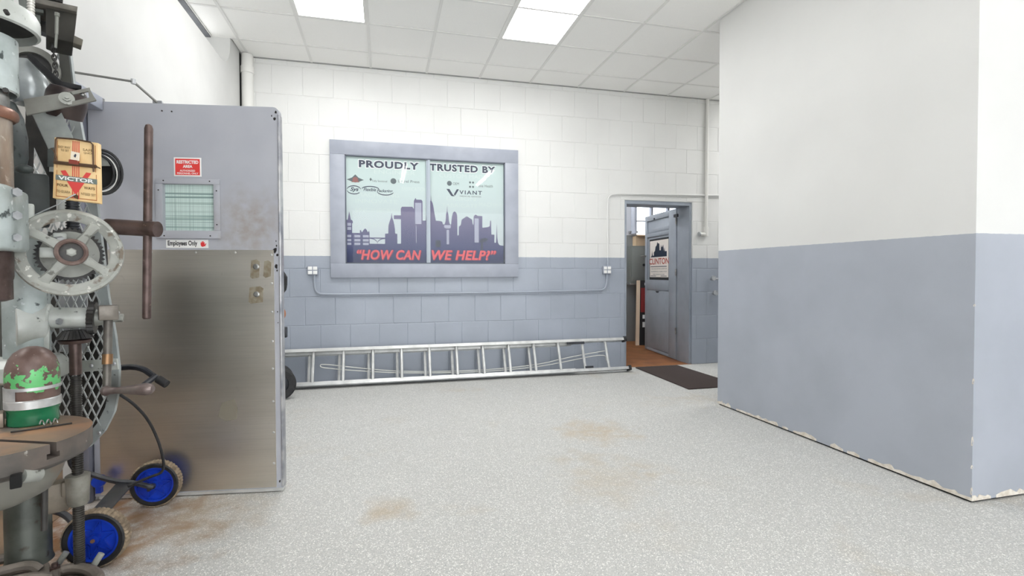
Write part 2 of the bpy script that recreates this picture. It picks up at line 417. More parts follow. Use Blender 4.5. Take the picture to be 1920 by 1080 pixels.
MB().box((XL, D - .022, HC - .004), (4.85, D - .0005, HC + .006)).build('wall_angle', plain('wall_angle_shade', (150, 150, 148), .6), ceiling)  # grey paints the thin shadow gap where ceiling meets wall
MB().box((-1.60, ys[-1], HC - .006), (-1.575, 5.43, HC + .02)).build('wall_angle', 'tbar', ceiling)
def ceiling_light(x0, x1, y0, y1, label):
    t = thing('ceiling_light', label, 'light', ((x0 + x1) / 2, (y0 + y1) / 2, HC), 'recessed ceiling lights')
    fr = MB()
    for a, b in (((x0 + .012, y0 + .012), (x1 - .012, y0 + .03)), ((x0 + .012, y1 - .03), (x1 - .012, y1 - .012)), ((x0 + .012, y0 + .03), (x0 + .03, y1 - .03)), ((x1 - .03, y0 + .03), (x1 - .012, y1 - .03))):
        fr.box((a[0], a[1], HC - .004), (b[0], b[1], HC + .01))
    fr.build('light_frame', 'white_paint', t)
    MB().box((x0 + .03, y0 + .03, HC + .001), (x1 - .03, y1 - .03, HC + .012)).build('diffuser', 'panel_light', t)
ceiling_light(xs[2], xs[3], ys[4], ys[2], 'white rectangular ceiling light panel left of the other, nearer the steel door')
ceiling_light(xs[5], xs[6], ys[4], ys[2], 'white rectangular ceiling light panel right of the other, nearer the plain partition')
def strip_light(x, y0, y1, z, label):
    t = thing('strip_light', label, 'light', (x, (y0 + y1) / 2, z), 'tube strip lights over the near floor')
    MB().box((x - .05, y0, z - .04), (x + .05, y1, z)).build('housing', 'white_paint', t)
    for s in (-1, 1): MB().cyl((x + s * .028, y0 + .02, z - .057), (x + s * .028, y1 - .02, z - .057), .018, n=10).build('tube', 'tube_light', t)
strip_light(.43, -.95, 1.15, HC, 'white tube strip light mirrored in the left poster pane')
strip_light(2.27, -.95, 1.0, HC, 'white tube strip light mirrored in the right poster pane')
strip_light(-2.8, 1.2, 3.2, HC, 'white tube strip light added unseen in the side room behind the drill press')  # unseen lamp added to brighten the view through the mesh gap
strip_light(-2.2, .2, 2.4, HC, 'white tube strip light added unseen nearer the opening in the side room')  # unseen lamp added to brighten what the stainless plate reflects
ceiling_light(4.95, 5.56, 4.3, 5.5, 'white ceiling light panel added unseen in the passage behind the plain partition')  # unseen panel added to brighten the passage wall and ceiling
strip_light(2.5, 6.6, 7.9, HC, 'white tube strip light added unseen left in the back room beyond the doorway')  # unseen lamp added to brighten the back room
strip_light(3.2, 6.7, 7.9, HC, 'white tube strip light in the back room beyond the doorway')

def PY(x, y, yy): v = ray(x, y); return EYEV + v * (yy / v.y)
# ------------------------------------------------------------------ back room beyond the doorway
WX0, WX1, WZ0, WZ1 = 4.30, 5.3, 1.86, 2.9
bw = MB().box((1.9, YROOM, 0), (WX0, YROOM + .2, HC + .2)).box((WX1, YROOM, 0), (X1, YROOM + .2, HC + .2)).box((WX0, YROOM, 0), (WX1, YROOM + .2, WZ0)).box((WX0, YROOM, WZ1), (WX1, YROOM + .2, HC + .2))
struct(bw, 'wall_inner', wall_mat('inner_block', 1.86, (225, 228, 234), (146, 150, 152), bumps=.2, bscale=40))
struct(MB().box((1.7, D + .3, 0), (1.9, YROOM + .2, HC + .2)), 'wall_inner_left', 'white_wall')
struct(MB().box((1.7, D, HC + .03), (X1, YROOM + .2, HC + .2)), 'ceiling_inner', 'tile')
win = MB().box((WX0, YROOM + .08, WZ0), (WX1, YROOM + .10, WZ1))
window_1 = struct(win, 'window_1', glass('bright_pane', (.95, .97, 1, 1)))
mf = MB()
for x in (WX0, WX0 + .33, WX0 + .66, WX1): mf.box((x - .018, YROOM + .05, WZ0), (x + .018, YROOM + .12, WZ1))
for k in range(5): z = WZ0 + .26 * k; mf.box((WX0, YROOM + .055, z - .008), (WX1, YROOM + .115, z + .008))
mf.build('window_frame', 'grey_paint', window_1)
dpi = thing('vertical_pipe', 'pale vertical pipe beside the bright window in the back room', 'pipe', (4.215, YROOM - .06, 1.6))
MB().cyl((4.215, YROOM - .06, 1.88), (4.215, YROOM - .06, HC), .05, n=18).build('pipe_body', plain('pale_pipe', (205, 212, 228), .4), dpi)
MB().box((4.14, YROOM - .07, 1.9), (4.29, YROOM - .001, 1.93)).build('pipe_strap', 'galv', dpi)
ep = thing('electrical_panel', 'grey electrical panel box on the block wall beyond the doorway', 'electrical panel', (4.27, YROOM, 1.0))
MB().box((4.12, YROOM - .13, 1.03), (4.42, YROOM - .001, 1.67)).build('body', plain('panel_grey', (128, 132, 130), .5), ep, bevel=.006)
MB().box((4.14, YROOM - .142, 1.06), (4.40, YROOM - .13, 1.65)).build('door_cover', plain('panel_grey2', (136, 140, 138), .45), ep, bevel=.004)
MB().cyl((4.36, YROOM - .142, 1.34), (4.36, YROOM - .155, 1.34), .022).build('latch', 'black', ep)
MB().box((4.10, YROOM - .15, 1.0), (4.44, YROOM - .001, 1.028)).build('bottom_rail', 'galv', ep)
cb = thing('cardboard_box', 'small open tan cardboard box on top of the electrical panel', 'box', (4.32, YROOM - .07, 1.67))
mb = MB()
for lo, hi in (((4.22, YROOM - .13, 1.672), (4.41, YROOM - .125, 1.84)), ((4.22, YROOM - .01, 1.672), (4.41, YROOM - .005, 1.84)), ((4.22, YROOM - .125, 1.672), (4.225, YROOM - .01, 1.84)), ((4.405, YROOM - .125, 1.672), (4.41, YROOM - .01, 1.84)), ((4.22, YROOM - .13, 1.670), (4.41, YROOM - .005, 1.674))): mb.box(lo, hi)
mb.build('carton', plain('cardboard', (212, 188, 158), .8), cb)
MB().obox((4.32, YROOM - .16, 1.85), (.095, 0, 0), (0, .035, .012), (0, -.001, .003)).build('flap', plain('cardboard2', (196, 168, 136), .8), cb)
for i, (x0, z0, x1, z1) in enumerate(((4.49, 1.02, 4.56, 2.06), (4.55, 1.0, 4.63, 1.98))):
    MB().bar((x0, YROOM - .16 - i * .05, 0.01), (x1, YROOM - .03 - i * .05, z1), (.03, 0, 0), (0, .012, 0)).build('timber_batten', plain('batten_%d' % i, ((166, 128, 98), (142, 110, 86))[i], .7, c2=(120, 92, 70), scale=9), None, label=('light brown timber batten leaning right of the electrical panel', 'darker brown timber batten nearest the open door edge')[i], category='timber', group='leaning battens')
sb = thing('sign_board', 'leaning black and red sign board with cream edge beyond the doorway', 'sign board', (4.25, 7.68, 0))
o, eu, ew, en = V((4.03, 7.60, .005)), V((.16, .27, 1.07)), V((.52, -.06, 0)), V((-.012, -.038, .012))
MB().prism([o, o + ew, o + ew + eu, o + eu], en * -1).build('board', plain('sign_black', (34, 32, 34), .5), sb)
MB().prism([o + en * -1.05 - ew * .012, o + en * .05 - ew * .012, o + en * .05 + eu - ew * .012, o + en * -1.05 + eu - ew * .012], ew * .115).build('edge_strip', plain('cream_edge', (226, 204, 180), .7), sb)
q = lambda a, b: o + ew * a + eu * b + en * .09
MB().prism([q(.13, .50), q(1, .50), q(1, .88), q(.13, .88)], en * .05).build('red_panel', plain('sign_red', (128, 30, 30), .5), sb)
lt = MB()
for a, b, c, d in ((.2, .40, .5, .46), (.55, .40, .9, .46), (.2, .27, .36, .35), (.42, .27, .6, .35), (.66, .27, .9, .35), (.3, .08, .8, .12), (.25, .92, .9, .96)): lt.prism([q(a, b), q(c, b), q(c, d), q(a, d)], en * .03)
lt.build('sign_lettering', 'print_halo', sb)['kind'] = 'stuff'

# door frame in the back wall
fr = struct(MB().box((DX0 - .002, D + .01, 0), (DX0 + .03, D + .30, DZ)).box((DX1 - .03, D + .012, 0), (DX1 + .002, D + .30, DZ)).box((DX0 + .03, D + .012, DZ - .045), (DX1 - .03, D + .30, DZ)).box((DX0 + .03, D + .26, 0), (DX0 + .045, D + .30, DZ - .045)), 'trim_4', 'grey_dark_paint', bevel=.003)
door = bpy.data.objects.new('door_2', None); COL.objects.link(door); door.location = (3.863, 6.165, .012); door.rotation_euler = (0, 0, math.atan2(.9943, .1066)); door['kind'] = 'structure'
W2, H2 = 1.056, 2.065
GD = 'grey_dark_paint'
MB().box((0, -.045, 0), (W2, -.016, H2)).build('leaf', GD, door, local=True, bevel=.002)
for nm, a, b in (('stile', (0, 0), (.223, H2)), ('stile', (.975, 0), (W2, H2)), ('rail', (.223, 1.985), (.975, H2)), ('rail', (.223, 1.735), (.975, 1.79)), ('rail', (.223, .93), (.975, 1.085)), ('lower_panel', (.223, .05), (.975, .925)), ('rail', (.223, 0), (.975, .042))):
    MB().box((a[0], -.017, a[1]), (b[0], 0, b[1])).build(nm, GD, door, local=True, bevel=.003)
MB().box((.25, -.017, 1.80), (.95, -.011, 1.86)).box((.25, -.017, 1.66), (.95, -.012, 1.715)).build('panel_board', GD, door, local=True, bevel=.003)
MB().prism([(.53 + .0, .0005, .918), (.66, .0005, .918), (.63, .0005, .895), (.56, .0005, .895)], (0, -.02, 0)).build('mail_slot', 'charcoal', door, local=True)
MB().cyl((1.01, 0, 1.45), (1.01, .03, 1.45), .014).cyl((1.01, .03, 1.45), (1.13, .03, 1.45), .013).build('door_handle', 'steel', door, local=True)
for z in (.35, 1.15, 1.85): MB().cyl((-.006, .004, z), (-.006, .004, z + .09), .011, n=10).build('hinge', 'steel', door, local=True)
MB().cyl((.7, .0, 1.999), (.7, .012, 1.999), .014).build('hook', 'black', door, local=True)
MB().obox((-.06, .03, 1.96), (.05, 0, 0), (0, .012, 0), (0, 0, .02)).build('door_stop', 'black_metal', door, local=True)
sg = bpy.data.objects.new('shop_sign', None); COL.objects.link(sg); sg.location = door.location; sg.rotation_euler = door.rotation_euler
sg['label'] = 'white shop sign with skyline and red name on the open grey door'; sg['category'] = 'sign'
L2 = dict(parent=sg, local=True)
MB().box((.235, -.0155, 1.085), (.905, -.0105, 1.70)).build('frame', 'charcoal', **L2)
MB().box((.25, -.0106, 1.40), (.885, -.0085, 1.672)).box((.25, -.0106, 1.125), (.885, -.0085, 1.30)).box((.25, -.0106, 1.30), (.885, -.0085, 1.40)).build('sign_face', plain('sign_white', (238, 232, 226), .5), **L2)
sk = [(.30, 1.43), (.30, 1.50), (.36, 1.50), (.37, 1.56), (.39, 1.50), (.42, 1.60), (.46, 1.56), (.49, 1.60), (.50, 1.52), (.54, 1.52), (.55, 1.62), (.60, 1.63), (.62, 1.68 - .03), (.64, 1.60), (.68, 1.58), (.70, 1.52), (.74, 1.50), (.74, 1.45), (.78, 1.45), (.80, 1.53), (.82, 1.45), (.85, 1.43)]
mb = MB()
for (a, b), (c, d) in zip(sk, sk[1:]): mb.add([(a, -.0078, 1.425), (c, -.0078, 1.425), (c, -.0078, d), (a, -.0078, b)], [(0, 1, 2, 3)])
mb.build('skyline_print', plain('sign_navy', (26, 40, 62), .5), **L2)
text(MB(), 'CLINTON', (.905, -.0076, 1.315), (-1, 0, 0), (0, 0, 1), .675, .092, bold=.02).build('lettering', plain('sign_rust', (178, 70, 52), .5), **L2)
t3 = MB().box((.3, -.0079, 1.277), (.86, -.0076, 1.289))
for k, (s_, w0) in enumerate((('MACHINE REPAIR & SERVICE', .54), ('ENGINEERING & FABRICATION', .54), ('PRECISION WORK', .40))): text(t3, s_, (.885 - (.635 - w0) / 2, -.0077, 1.242 - .042 * k), (-1, 0, 0), (0, 0, 1), w0, .017)
t3.box((.3, -.0079, 1.137), (.5, -.0076, 1.146)).box((.66, -.0079, 1.137), (.86, -.0076, 1.146)); t3.build('small_print', 'print_grey', **L2)

# ------------------------------------------------------------------ poster window in the back wall
pw = thing('poster_window', 'grey framed two-pane window with skyline poster on the back wall', 'window', (.49, D, 1.155))
FX0, FX1, FZ0, FZ1, PX0, PX1, PZ0, PZ1 = -.562, 1.546, 1.155, 2.652, -.408, 1.386, 1.313, 2.497
Yf = D - .045
for nm, lo, hi in (('frame_board', (FX0, FZ1 - .155), (FX1, FZ1)), ('frame_board', (FX0, FZ0), (FX1, FZ0 + .155)), ('frame_board', (FX0, FZ0 + .155), (PX0 + .0, FZ1 - .155)), ('frame_board', (PX1, FZ0 + .155), (FX1, FZ1 - .155))):
    MB().box((lo[0], Yf, lo[1]), (hi[0], D - .004, hi[1])).build(nm, 'grey_paint', pw, bevel=.003)
MB().box((PX0, D - .042, PZ1 - .012), (PX1, D - .010, PZ1 + .003)).box((PX0, D - .042, PZ0), (PX1, D - .010, PZ0 + .008)).box((PX0 - .001, D - .042, PZ0), (PX0 + .012, D - .01, PZ1)).box((PX1 - .012, D - .042, PZ0), (PX1 + .001, D - .01, PZ1)).build('window_track', plain('track_grey', (92, 98, 110), .5), pw)
Yp = D - .0105
MB().box((PX0 + .01, Yp, PZ0 + .005), (PX1 - .01, D - .007, PZ1 - .008)).build('poster', 'poster', pw)
poster = [o for o in pw.children if o.name.startswith('poster')][0]
MB().box((PX0 + .012, D - .026, PZ0 + .008), (.495, D - .023, PZ1 - .012)).build('glass_pane', 'glass', pw)
MB().box((.487, D - .035, PZ0 + .008), (PX1 - .012, D - .032, PZ1 - .012)).build('glass_pane', 'glass', pw)
MB().box((.470, D - .029, PZ0 + .008), (.497, D - .019, PZ1 - .012)).box((.486, D - .038, PZ0 + .008), (.513, D - .029, PZ1 - .012)).build('pane_edge', plain('pane_edge', (170, 180, 190), .4), pw)
def pr(mb, nm, mat): return mb.build(nm, mat, poster)
EXX, EZZ = (1, 0, 0), (0, 0, 1)
def PT(mb, s, x, z, w_, h_, lay, **k): return text(mb, s, (x, Yp - .0005 * lay, z), EXX, EZZ, w_, h_, **k)
sky = [(-.405,1.30),(-.405,1.655),(-.412,1.765),(-.405,1.79),(-.384,1.792),(-.367,1.884),(-.350,1.793),(-.334,1.785),(-.329,1.76),(-.338,1.75),(-.338,1.648),(-.256,1.648),(-.256,1.68),(-.244,1.678),(-.235,1.655),(-.215,1.685),(-.20,1.70),(-.185,1.685),(-.170,1.655),(-.160,1.68),(-.154,1.65),(-.154,1.531),(.012,1.531),(.013,1.645),(.048,1.647),(.050,1.735),(.066,1.79),(.078,1.82),(.085,1.881),(.094,1.82),(.105,1.79),(.118,1.73),(.124,1.647),(.147,1.645),(.147,1.535),(.187,1.535),(.187,1.810),(.110,1.810),(.110,1.852),(.187,1.854),(.187,1.93),(.20,1.951),(.314,1.953),(.332,1.93),(.332,2.02),(.340,2.038),(.352,2.055),(.360,2.036),(.415,2.036),(.428,2.02),(.428,1.800),(.463,1.800),(.47,1.86),(.485,1.90),(.494,1.96),(.506,2.008),(.520,2.03),(.524,2.10),(.528,2.03),(.542,2.003),(.552,1.96),(.560,1.90),(.578,1.803),(.63,1.80),(.651,1.792),(.66,1.762),(.675,1.762),(.69,1.80),(.694,1.88),(.704,1.91),(.707,1.99),(.711,1.91),(.722,1.88),(.727,1.80),(.742,1.762),(.752,1.762),(.761,1.85),(.775,1.90),(.793,1.915),(.811,1.90),(.823,1.87),(.825,1.64),(.84,1.64),(.842,1.741),(.867,1.76),(.872,1.82),(.935,1.862),(.998,1.825),(1.003,1.775),(1.012,1.76),(1.017,1.865),(1.04,1.885),(1.06,1.870),(1.118,1.868),(1.118,1.733),(1.18,1.74),(1.207,1.755),(1.212,1.82),(1.222,1.815),(1.226,1.655),(1.262,1.655),(1.262,1.56),(1.28,1.56),(1.285,1.62),(1.291,1.79),(1.297,1.62),(1.305,1.56),(1.325,1.53),(1.372,1.525),(1.372,1.325)]
mb = MB().add([(a, Yp - .0010, b) for a, b in sky + [(1.372, 1.322), (-.405, 1.322)]], [tuple(range(len(sky) + 2))])
pr(mb, 'skyline_print', 'skyline')
def rects(rs, lay): 
    m_ = MB()
    for x0, z0, x1, z1 in rs: m_.add([(x0, Yp - .0005 * lay, z0), (x1, Yp - .0005 * lay, z0), (x1, Yp - .0005 * lay, z1), (x0, Yp - .0005 * lay, z1)], [(0, 1, 2, 3)])
    return m_
rs = []
for zz in (1.835 - .09, 1.70): rs.append((-.388, zz - .02, -.348, zz + .012))
for zz in (1.60, 1.555, 1.515):
    for x0 in (-.39, -.315, -.225): rs.append((x0, zz, x0 + (.042 if x0 < -.35 else .062), zz + .026))
rs += [(.69, 1.715, .735, 1.72), (.672, 1.722, .748, 1.755), (.70, 1.535, .728, 1.70), (.345, 1.76, .415, 2.0), (1.025, 1.56, 1.075, 1.84), (.352, 1.545, .358, 1.74)]
pr(rects(rs, 4), 'skyline_detail', 'print_light')
pr(rects([(.572, 1.50, .632, 1.58), (1.10, 1.45, 1.125, 1.56)], 5).add([(1.08, Yp - .0028, 1.56), (1.10, Yp - .0028, 1.60), (1.14, Yp - .0028, 1.615), (1.19, Yp - .0028, 1.605), (1.17, Yp - .0028, 1.58), (1.13, Yp - .0028, 1.565)], [(0, 1, 2, 3, 4, 5)]).add([(1.14, Yp - .0028, 1.57), (1.15, Yp - .0028, 1.57), (1.178, Yp - .0028, 1.53), (1.168, Yp - .0028, 1.53)], [(0, 1, 2, 3)]), 'skyline_shade', 'print_ink')
br = MB()
br.add([(-.154, Yp - .0028, 1.588), (.013, Yp - .0028, 1.588), (.013, Yp - .0028, 1.600), (-.154, Yp - .0028, 1.600)], [(0, 1, 2, 3)])
for s_ in (-1, 1):
    pts = [(-.07 + s_ * .082 * (1 - math.cos(a)), 1.535 + .055 * math.sin(a)) for a in [i * math.pi / 12 for i in range(7)]]
    for (a, b), (c, d) in zip(pts, pts[1:]): br.add([(a, Yp - .0030, b - .005), (c, Yp - .0030, d - .005), (c, Yp - .0030, d + .005), (a, Yp - .0030, b + .005)], [(0, 1, 2, 3)])
pr(br, 'bridge_print', 'skyline')
for s_, x, w_ in (('PROUDLY', -.262, .652), ('TRUSTED BY', .508, .768)):
    pr(PT(MB(), s_, x - .008, 2.363, w_ + .016, .098, 3, bold=.075, spacing=1.13), 'lettering_halo', 'print_halo')
    pr(PT(MB(), s_, x, 2.37, w_, .082, 4, bold=.045, spacing=1.13), 'lettering', 'print_ink')
for s_, x, w_ in (('\u201cHOW CAN', -.292, .70), ('WE HELP?\u201d', .525, .755)):
    pr(PT(MB(), s_, x + .007, 1.348, w_, .115, 6, bold=.035, shear=.22, spacing=1.06), 'lettering_shadow', 'print_redhalo')
    pr(PT(MB(), s_, x, 1.353, w_, .115, 7, bold=.03, shear=.22, spacing=1.06), 'lettering', 'print_red')
mb = MB()
for s_, x, z, w_ in (('CUSTOM MADE', .62, 2.30, .55), ('FABRICATION', .20, 2.13, .27), ('INNOVATE', -.30, 1.98, .45), ('ENGINEERING', -.30, 1.88, .52), ('MACHINING', -.28, 2.05, .45), ('CUSTOM', -.22, 1.72, .34), ('DESIGN', .70, 2.04, .34), ('FABRICATE', .66, 1.96, .40), ('MACHINE', 1.08, 1.98, .28), ('ENGINEER', -.1, 2.31, .45)): PT(mb, s_, x, z, w_, .045, 1)
pr(mb, 'faint_lettering', 'print_faint')
g = MB(); Y1 = Yp - .0012
def pg(m_, pts, lay=2): return m_.add([(x, Yp - .0005 * lay, z) for x, z in pts], [tuple(range(len(pts)))])
pg(g, [(-.39, 2.232), (-.335, 2.255), (-.30, 2.29), (-.265, 2.255), (-.21, 2.232), (-.265, 2.21), (-.335, 2.21)])
disc = lambda cx, cz, r, n=18: [(cx + r * math.cos(i * 2 * math.pi / n), cz + r * math.sin(i * 2 * math.pi / n)) for i in range(n)]
pg(g, disc(.108, 2.234, .032)); pg(g, disc(.735, 2.235, .028)); pg(g, [(-.15, 2.242), (-.137, 2.262), (-.124, 2.242), (-.137, 2.222)])
PT(g, 'Tally Sectional', -.125, 2.212, .165, .026, 2); PT(g, 'Laurel Press', .16, 2.222, .235, .03, 2); PT(g, 'OEM', .775, 2.218, .07, .03, 2); PT(g, 'one Health', 1.075, 2.205, .17, .032, 2)
for a, b in ((.975, 2.255), (1.01, 2.255), (.975, 2.205), (1.01, 2.205)): pg(g, disc(a, b, .013, 6))
PT(g, 'MEDICAL DEVICES', .855, 2.085, .25, .014, 2)
pr(g, 'logo', 'print_grey')
g = MB(); pg(g, disc(-.30, 2.232, .030), 4); pg(g, [(-.345, 2.205), (-.255, 2.205), (-.28, 2.225), (-.32, 2.225)], 5); pr(g, 'logo_badge', 'print_maroon')
g = MB()
PT(g, 'Sys', -.355, 2.095, .09, .055, 2, bold=.03, shear=.3); PT(g, 'Flexible', -.215, 2.112, .135, .036, 2, bold=.02, shear=.3); PT(g, 'Packaging', -.07, 2.096, .17, .042, 2, bold=.02, shear=.3)
kk = [3.0]
def arc(m_, cx, cz, rx, rz, a0, a1, t_=.005):
    n = 12; P_ = [(cx + rx * math.cos(a0 + (a1 - a0) * i / n), cz + rz * math.sin(a0 + (a1 - a0) * i / n)) for i in range(n + 1)]
    for (a, b), (c, d) in zip(P_, P_[1:]): pg(m_, [(a, b - t_), (c, d - t_), (c, d + t_), (a, b + t_)], kk[0]); kk[0] += .02
arc(g, -.315, 2.12, .075, .045, .3, 5.6); arc(g, -.14, 2.13, .095, .035, .3, 2.9); arc(g, .02, 2.115, .09, .04, 3.3, 6.0)
PT(g, 'VIANT', .85, 2.115, .265, .045, 2, bold=.02, spacing=1.3)
pg(g, [(.70, 2.17), (.735, 2.17), (.775, 2.105), (.80, 2.092), (.775, 2.088), (.755, 2.092)]); pg(g, [(.80, 2.095), (.845, 2.17), (.82, 2.17), (.785, 2.11)], 4)
pr(g, 'logo_lettering', 'print_ink')

# ------------------------------------------------------------------ conduit, outlets, pipes
YC = D - .024
c1 = MB().tube([(-.733, YC, 1.19), (-.733, YC, 1.10), (-.715, YC, .985), (-.60, YC, .973), (.9, YC, .972), (1.5, YC, .975), (2.54, YC, .985), (2.67, YC, .995), (2.69, YC, 1.09), (2.69, YC, 1.19)], .011, 8, smooth=2).build('conduit', 'block', None, label='low grey conduit curving along the back wall under the poster', category='conduit')
c2 = MB().tube([(2.70, YC, 1.28), (2.70, YC, 2.0), (2.705, YC, 2.16), (2.82, YC, 2.19), (3.4, YC, 2.20), (4.5, YC, 2.222)], .012, 8, smooth=2).build('conduit', 'block', None, label='white conduit rising beside the doorway and bending over it', category='conduit')
cov = plain('outlet_white', (238, 238, 236), .4)
def outlet(x, z, label):
    t = thing('outlet_box', label, 'outlet', (x, D, z - .055), 'wall outlet boxes')
    MB().box((x - .055, D - .045, z - .05), (x + .055, D - .004, z + .05)).build('box', 'grey_paint', t, bevel=.01)
    for a in (-.026, .026):
        for b in (-.023, .023): MB().box((x + a - .021, D - .05, z + b - .018), (x + a + .021, D - .044, z + b + .018)).build('receptacle', cov, t, bevel=.007)
outlet(-.747, 1.235, 'white four-socket outlet box left of the poster window'); outlet(2.688, 1.238, 'white four-socket outlet box right of the poster, near the doorway')
vp = thing('wall_pipe', 'thin white vertical pipe on the wall right of the doorway', 'pipe', (4.10, D - .03, 1.68))
MB().cyl((4.095, D - .03, 1.74), (4.105, D - .03, HC - .004), .02, n=14).build('pipe_body', 'white_paint', vp)
MB().cyl((4.093, D - .03, 1.68), (4.094, D - .03, 1.80), .028, n=14).cyl((4.00, D - .03, 1.705), (4.093, D - .03, 1.705), .022, n=14).build('tee_fitting', 'white_paint', vp)
MB().cyl((3.985, D - .03, 1.705), (4.0, D - .03, 1.705), .03, n=12).build('cap', 'galv', vp)
for k, (x, z, lb) in enumerate(((4.19, 1.12, 'grey wall faucet stub beside the partition, upper one'), (4.22, .925, 'grey wall faucet stub beside the partition, lower one'))):
    t = thing('wall_faucet', lb, 'faucet', (x, D, z - .03), 'wall faucets')
    MB().cyl((x, D - .004, z), (x, D - .07, z), .016, n=12).cyl((x, D - .06, z), (x + .14, D - .06, z - .004), .013, n=12).build('spout', 'galv', t)
    MB().cyl((x - .012, D - .06, z + .008), (x - .012, D - .085, z + .012), .034, n=8).build('handle', 'galv', t)

# ------------------------------------------------------------------ ladder lying on its side against the wall
ld = thing('extension_ladder', 'long aluminium extension ladder lying on its edge along the wall', 'ladder', (.87, 5.66, 0))
B0, T0 = V((0, 5.60, .045)), V((0, 5.735, .378)); lu = (T0 - B0).normalized(); ln = V((0, -lu.z, lu.y)); X_ = V((1, 0, 0))
def rail(a, b, base, sec):
    c = base + ln * sec; MB().bar(c + X_ * a, c + X_ * b, lu * .013, ln * .003).bar(c + X_ * a + ln * .032, c + X_ * b + ln * .032, lu * .0165, ln * .003).bar(c + X_ * a - ln * .032, c + X_ * b - ln * .032, lu * .0165, ln * .003).bar(c + X_ * a, c + X_ * b, lu * .004, ln * .03).build('rail', 'alu', ld)
xr = [-.74 + .3048 * k for k in range(12)]
rail(-1.13, 2.86, B0, 0); rail(-1.13, 2.86, T0, 0); rail(-1.1, 2.2, B0 + lu * .02, -.068); rail(-1.1, 2.2, T0 - lu * .02, -.068)
for k in range(-1, 12):
    x = -.735 + .3048 * k; MB().cyl(B0 + X_ * x, T0 + X_ * x, .0165, n=10).build('rung', 'alu', ld)
    if x < 2.0: MB().cyl(B0 + X_ * (x - .045) + lu * .02 - ln * .068, T0 + X_ * (x - .045) - lu * .02 - ln * .068, .0165, n=8).build('rung', 'alu', ld)
for b in (B0, T0): MB().obox(b + X_ * 2.875, X_ * .018, lu * .03, ln * .042).build('foot_cap', 'black', ld, bevel=.006)
MB().obox(T0 + X_ * 2.22 - lu * .032 + ln * .036, X_ * .11, lu * .014, ln * .006).build('rung_lock', 'black_metal', ld)
MB().obox(B0 + X_ * 2.35 + lu * .03 + ln * .036, X_ * .05, lu * .012, ln * .006).build('rung_lock', 'black_metal', ld)
yr = lambda x, y: PY(x, y, 5.705)
MB().tube([yr(1138, 657), yr(1060, 671), yr(1010, 684), yr(900, 695), yr(760, 697.5), yr(680, 691), yr(604, 682), yr(599, 686), yr(605, 690), yr(680, 696), yr(760, 700), yr(900, 698), yr(1010, 688), yr(1070, 676), yr(1135, 663), yr(1137, 676)], .005, 6, smooth=2).build('rope', plain('rope_white', (214, 214, 208), .8), ld)

# ------------------------------------------------------------------ floor mat and the hand truck behind the steel door
a = math.radians(1.5)
MB().prism([(3.065, 5.80, .0), (3.66, 5.80, .0), (3.655, 4.575, .0), (3.02, 4.575, .0)], (0, 0, .012)).build('door_mat', 'mat', None, bevel=.005, label='dark brown rectangular mat on the floor before the doorway', category='mat')
ht = thing('hand_truck', 'black hand truck parked behind the steel door, one wheel showing', 'hand truck', (-1.03, 5.2, 0))
wc = PY(523, 719, 5.18); wx = wc.x
hax = V((-.25, .97, 0)).normalized()
def ht_wheel(y):
    c = V((wx, 5.18, .152)) + hax * (y - 5.18)
    t_ = MB().ring([(.085, -.028), (.135, -.03), (.152, -.018), (.152, .018), (.135, .03), (.085, .028)], c, hax, 36).build('wheel', 'black', ht)
    MB().lathe([(.0, -.02), (.06, -.022), (.086, -.012), (.086, .012), (.0, .02)], c, hax, 24).build('rim', 'black_metal', t_)
ht_wheel(5.18); ht_wheel(5.42)
MB().cyl(V((wx, 5.18, .152)) - hax * .03, V((wx, 5.18, .152)) + hax * .27, .012, n=10).build('axle', 'steel', ht)
fx = wx - .07
MB().tube([(fx - .06, 5.19, .05), (fx - .02, 5.19, .3), (fx + .03, 5.19, .98), (fx + .06, 5.19, 1.12), (fx + .06, 5.41, 1.12), (fx + .03, 5.41, .98), (fx - .02, 5.41, .3), (fx - .06, 5.41, .05)], .016, 10).build('frame', 'black_metal', ht)
for z in (.35, .62, .9): MB().cyl((fx - .02 + (z - .3) * .07, 5.19, z), (fx - .02 + (z - .3) * .07, 5.41, z), .012, n=10).build('crossbar', 'black_metal', ht)
MB().box((fx - .30, 5.16, .008), (fx - .05, 5.44, .02)).build('toe_plate', 'black_metal', ht)
pg_ = PY(536, 535, 5.2)
MB().tube([(fx + .055, 5.2, 1.10), (pg_.x - .03, 5.2, 1.02), (pg_.x - .005, 5.2, 1.06), (pg_.x - .0, 5.2, 1.20), (fx + .02, 5.2, 1.26)], .017, 10, smooth=1).build('grip', 'black', ht)
po = PY(531, 588, 5.2); MB().sphere(po, .03, .8, .8, 1.6).build('strap_knob', plain('orange_strap', (172, 116, 84), .6), ht)
po = PY(531, 623, 5.2); MB().obox(po, (.035, 0, 0), (0, .03, 0), (0, 0, .05)).build('bracket', 'black_metal', ht, bevel=.008)

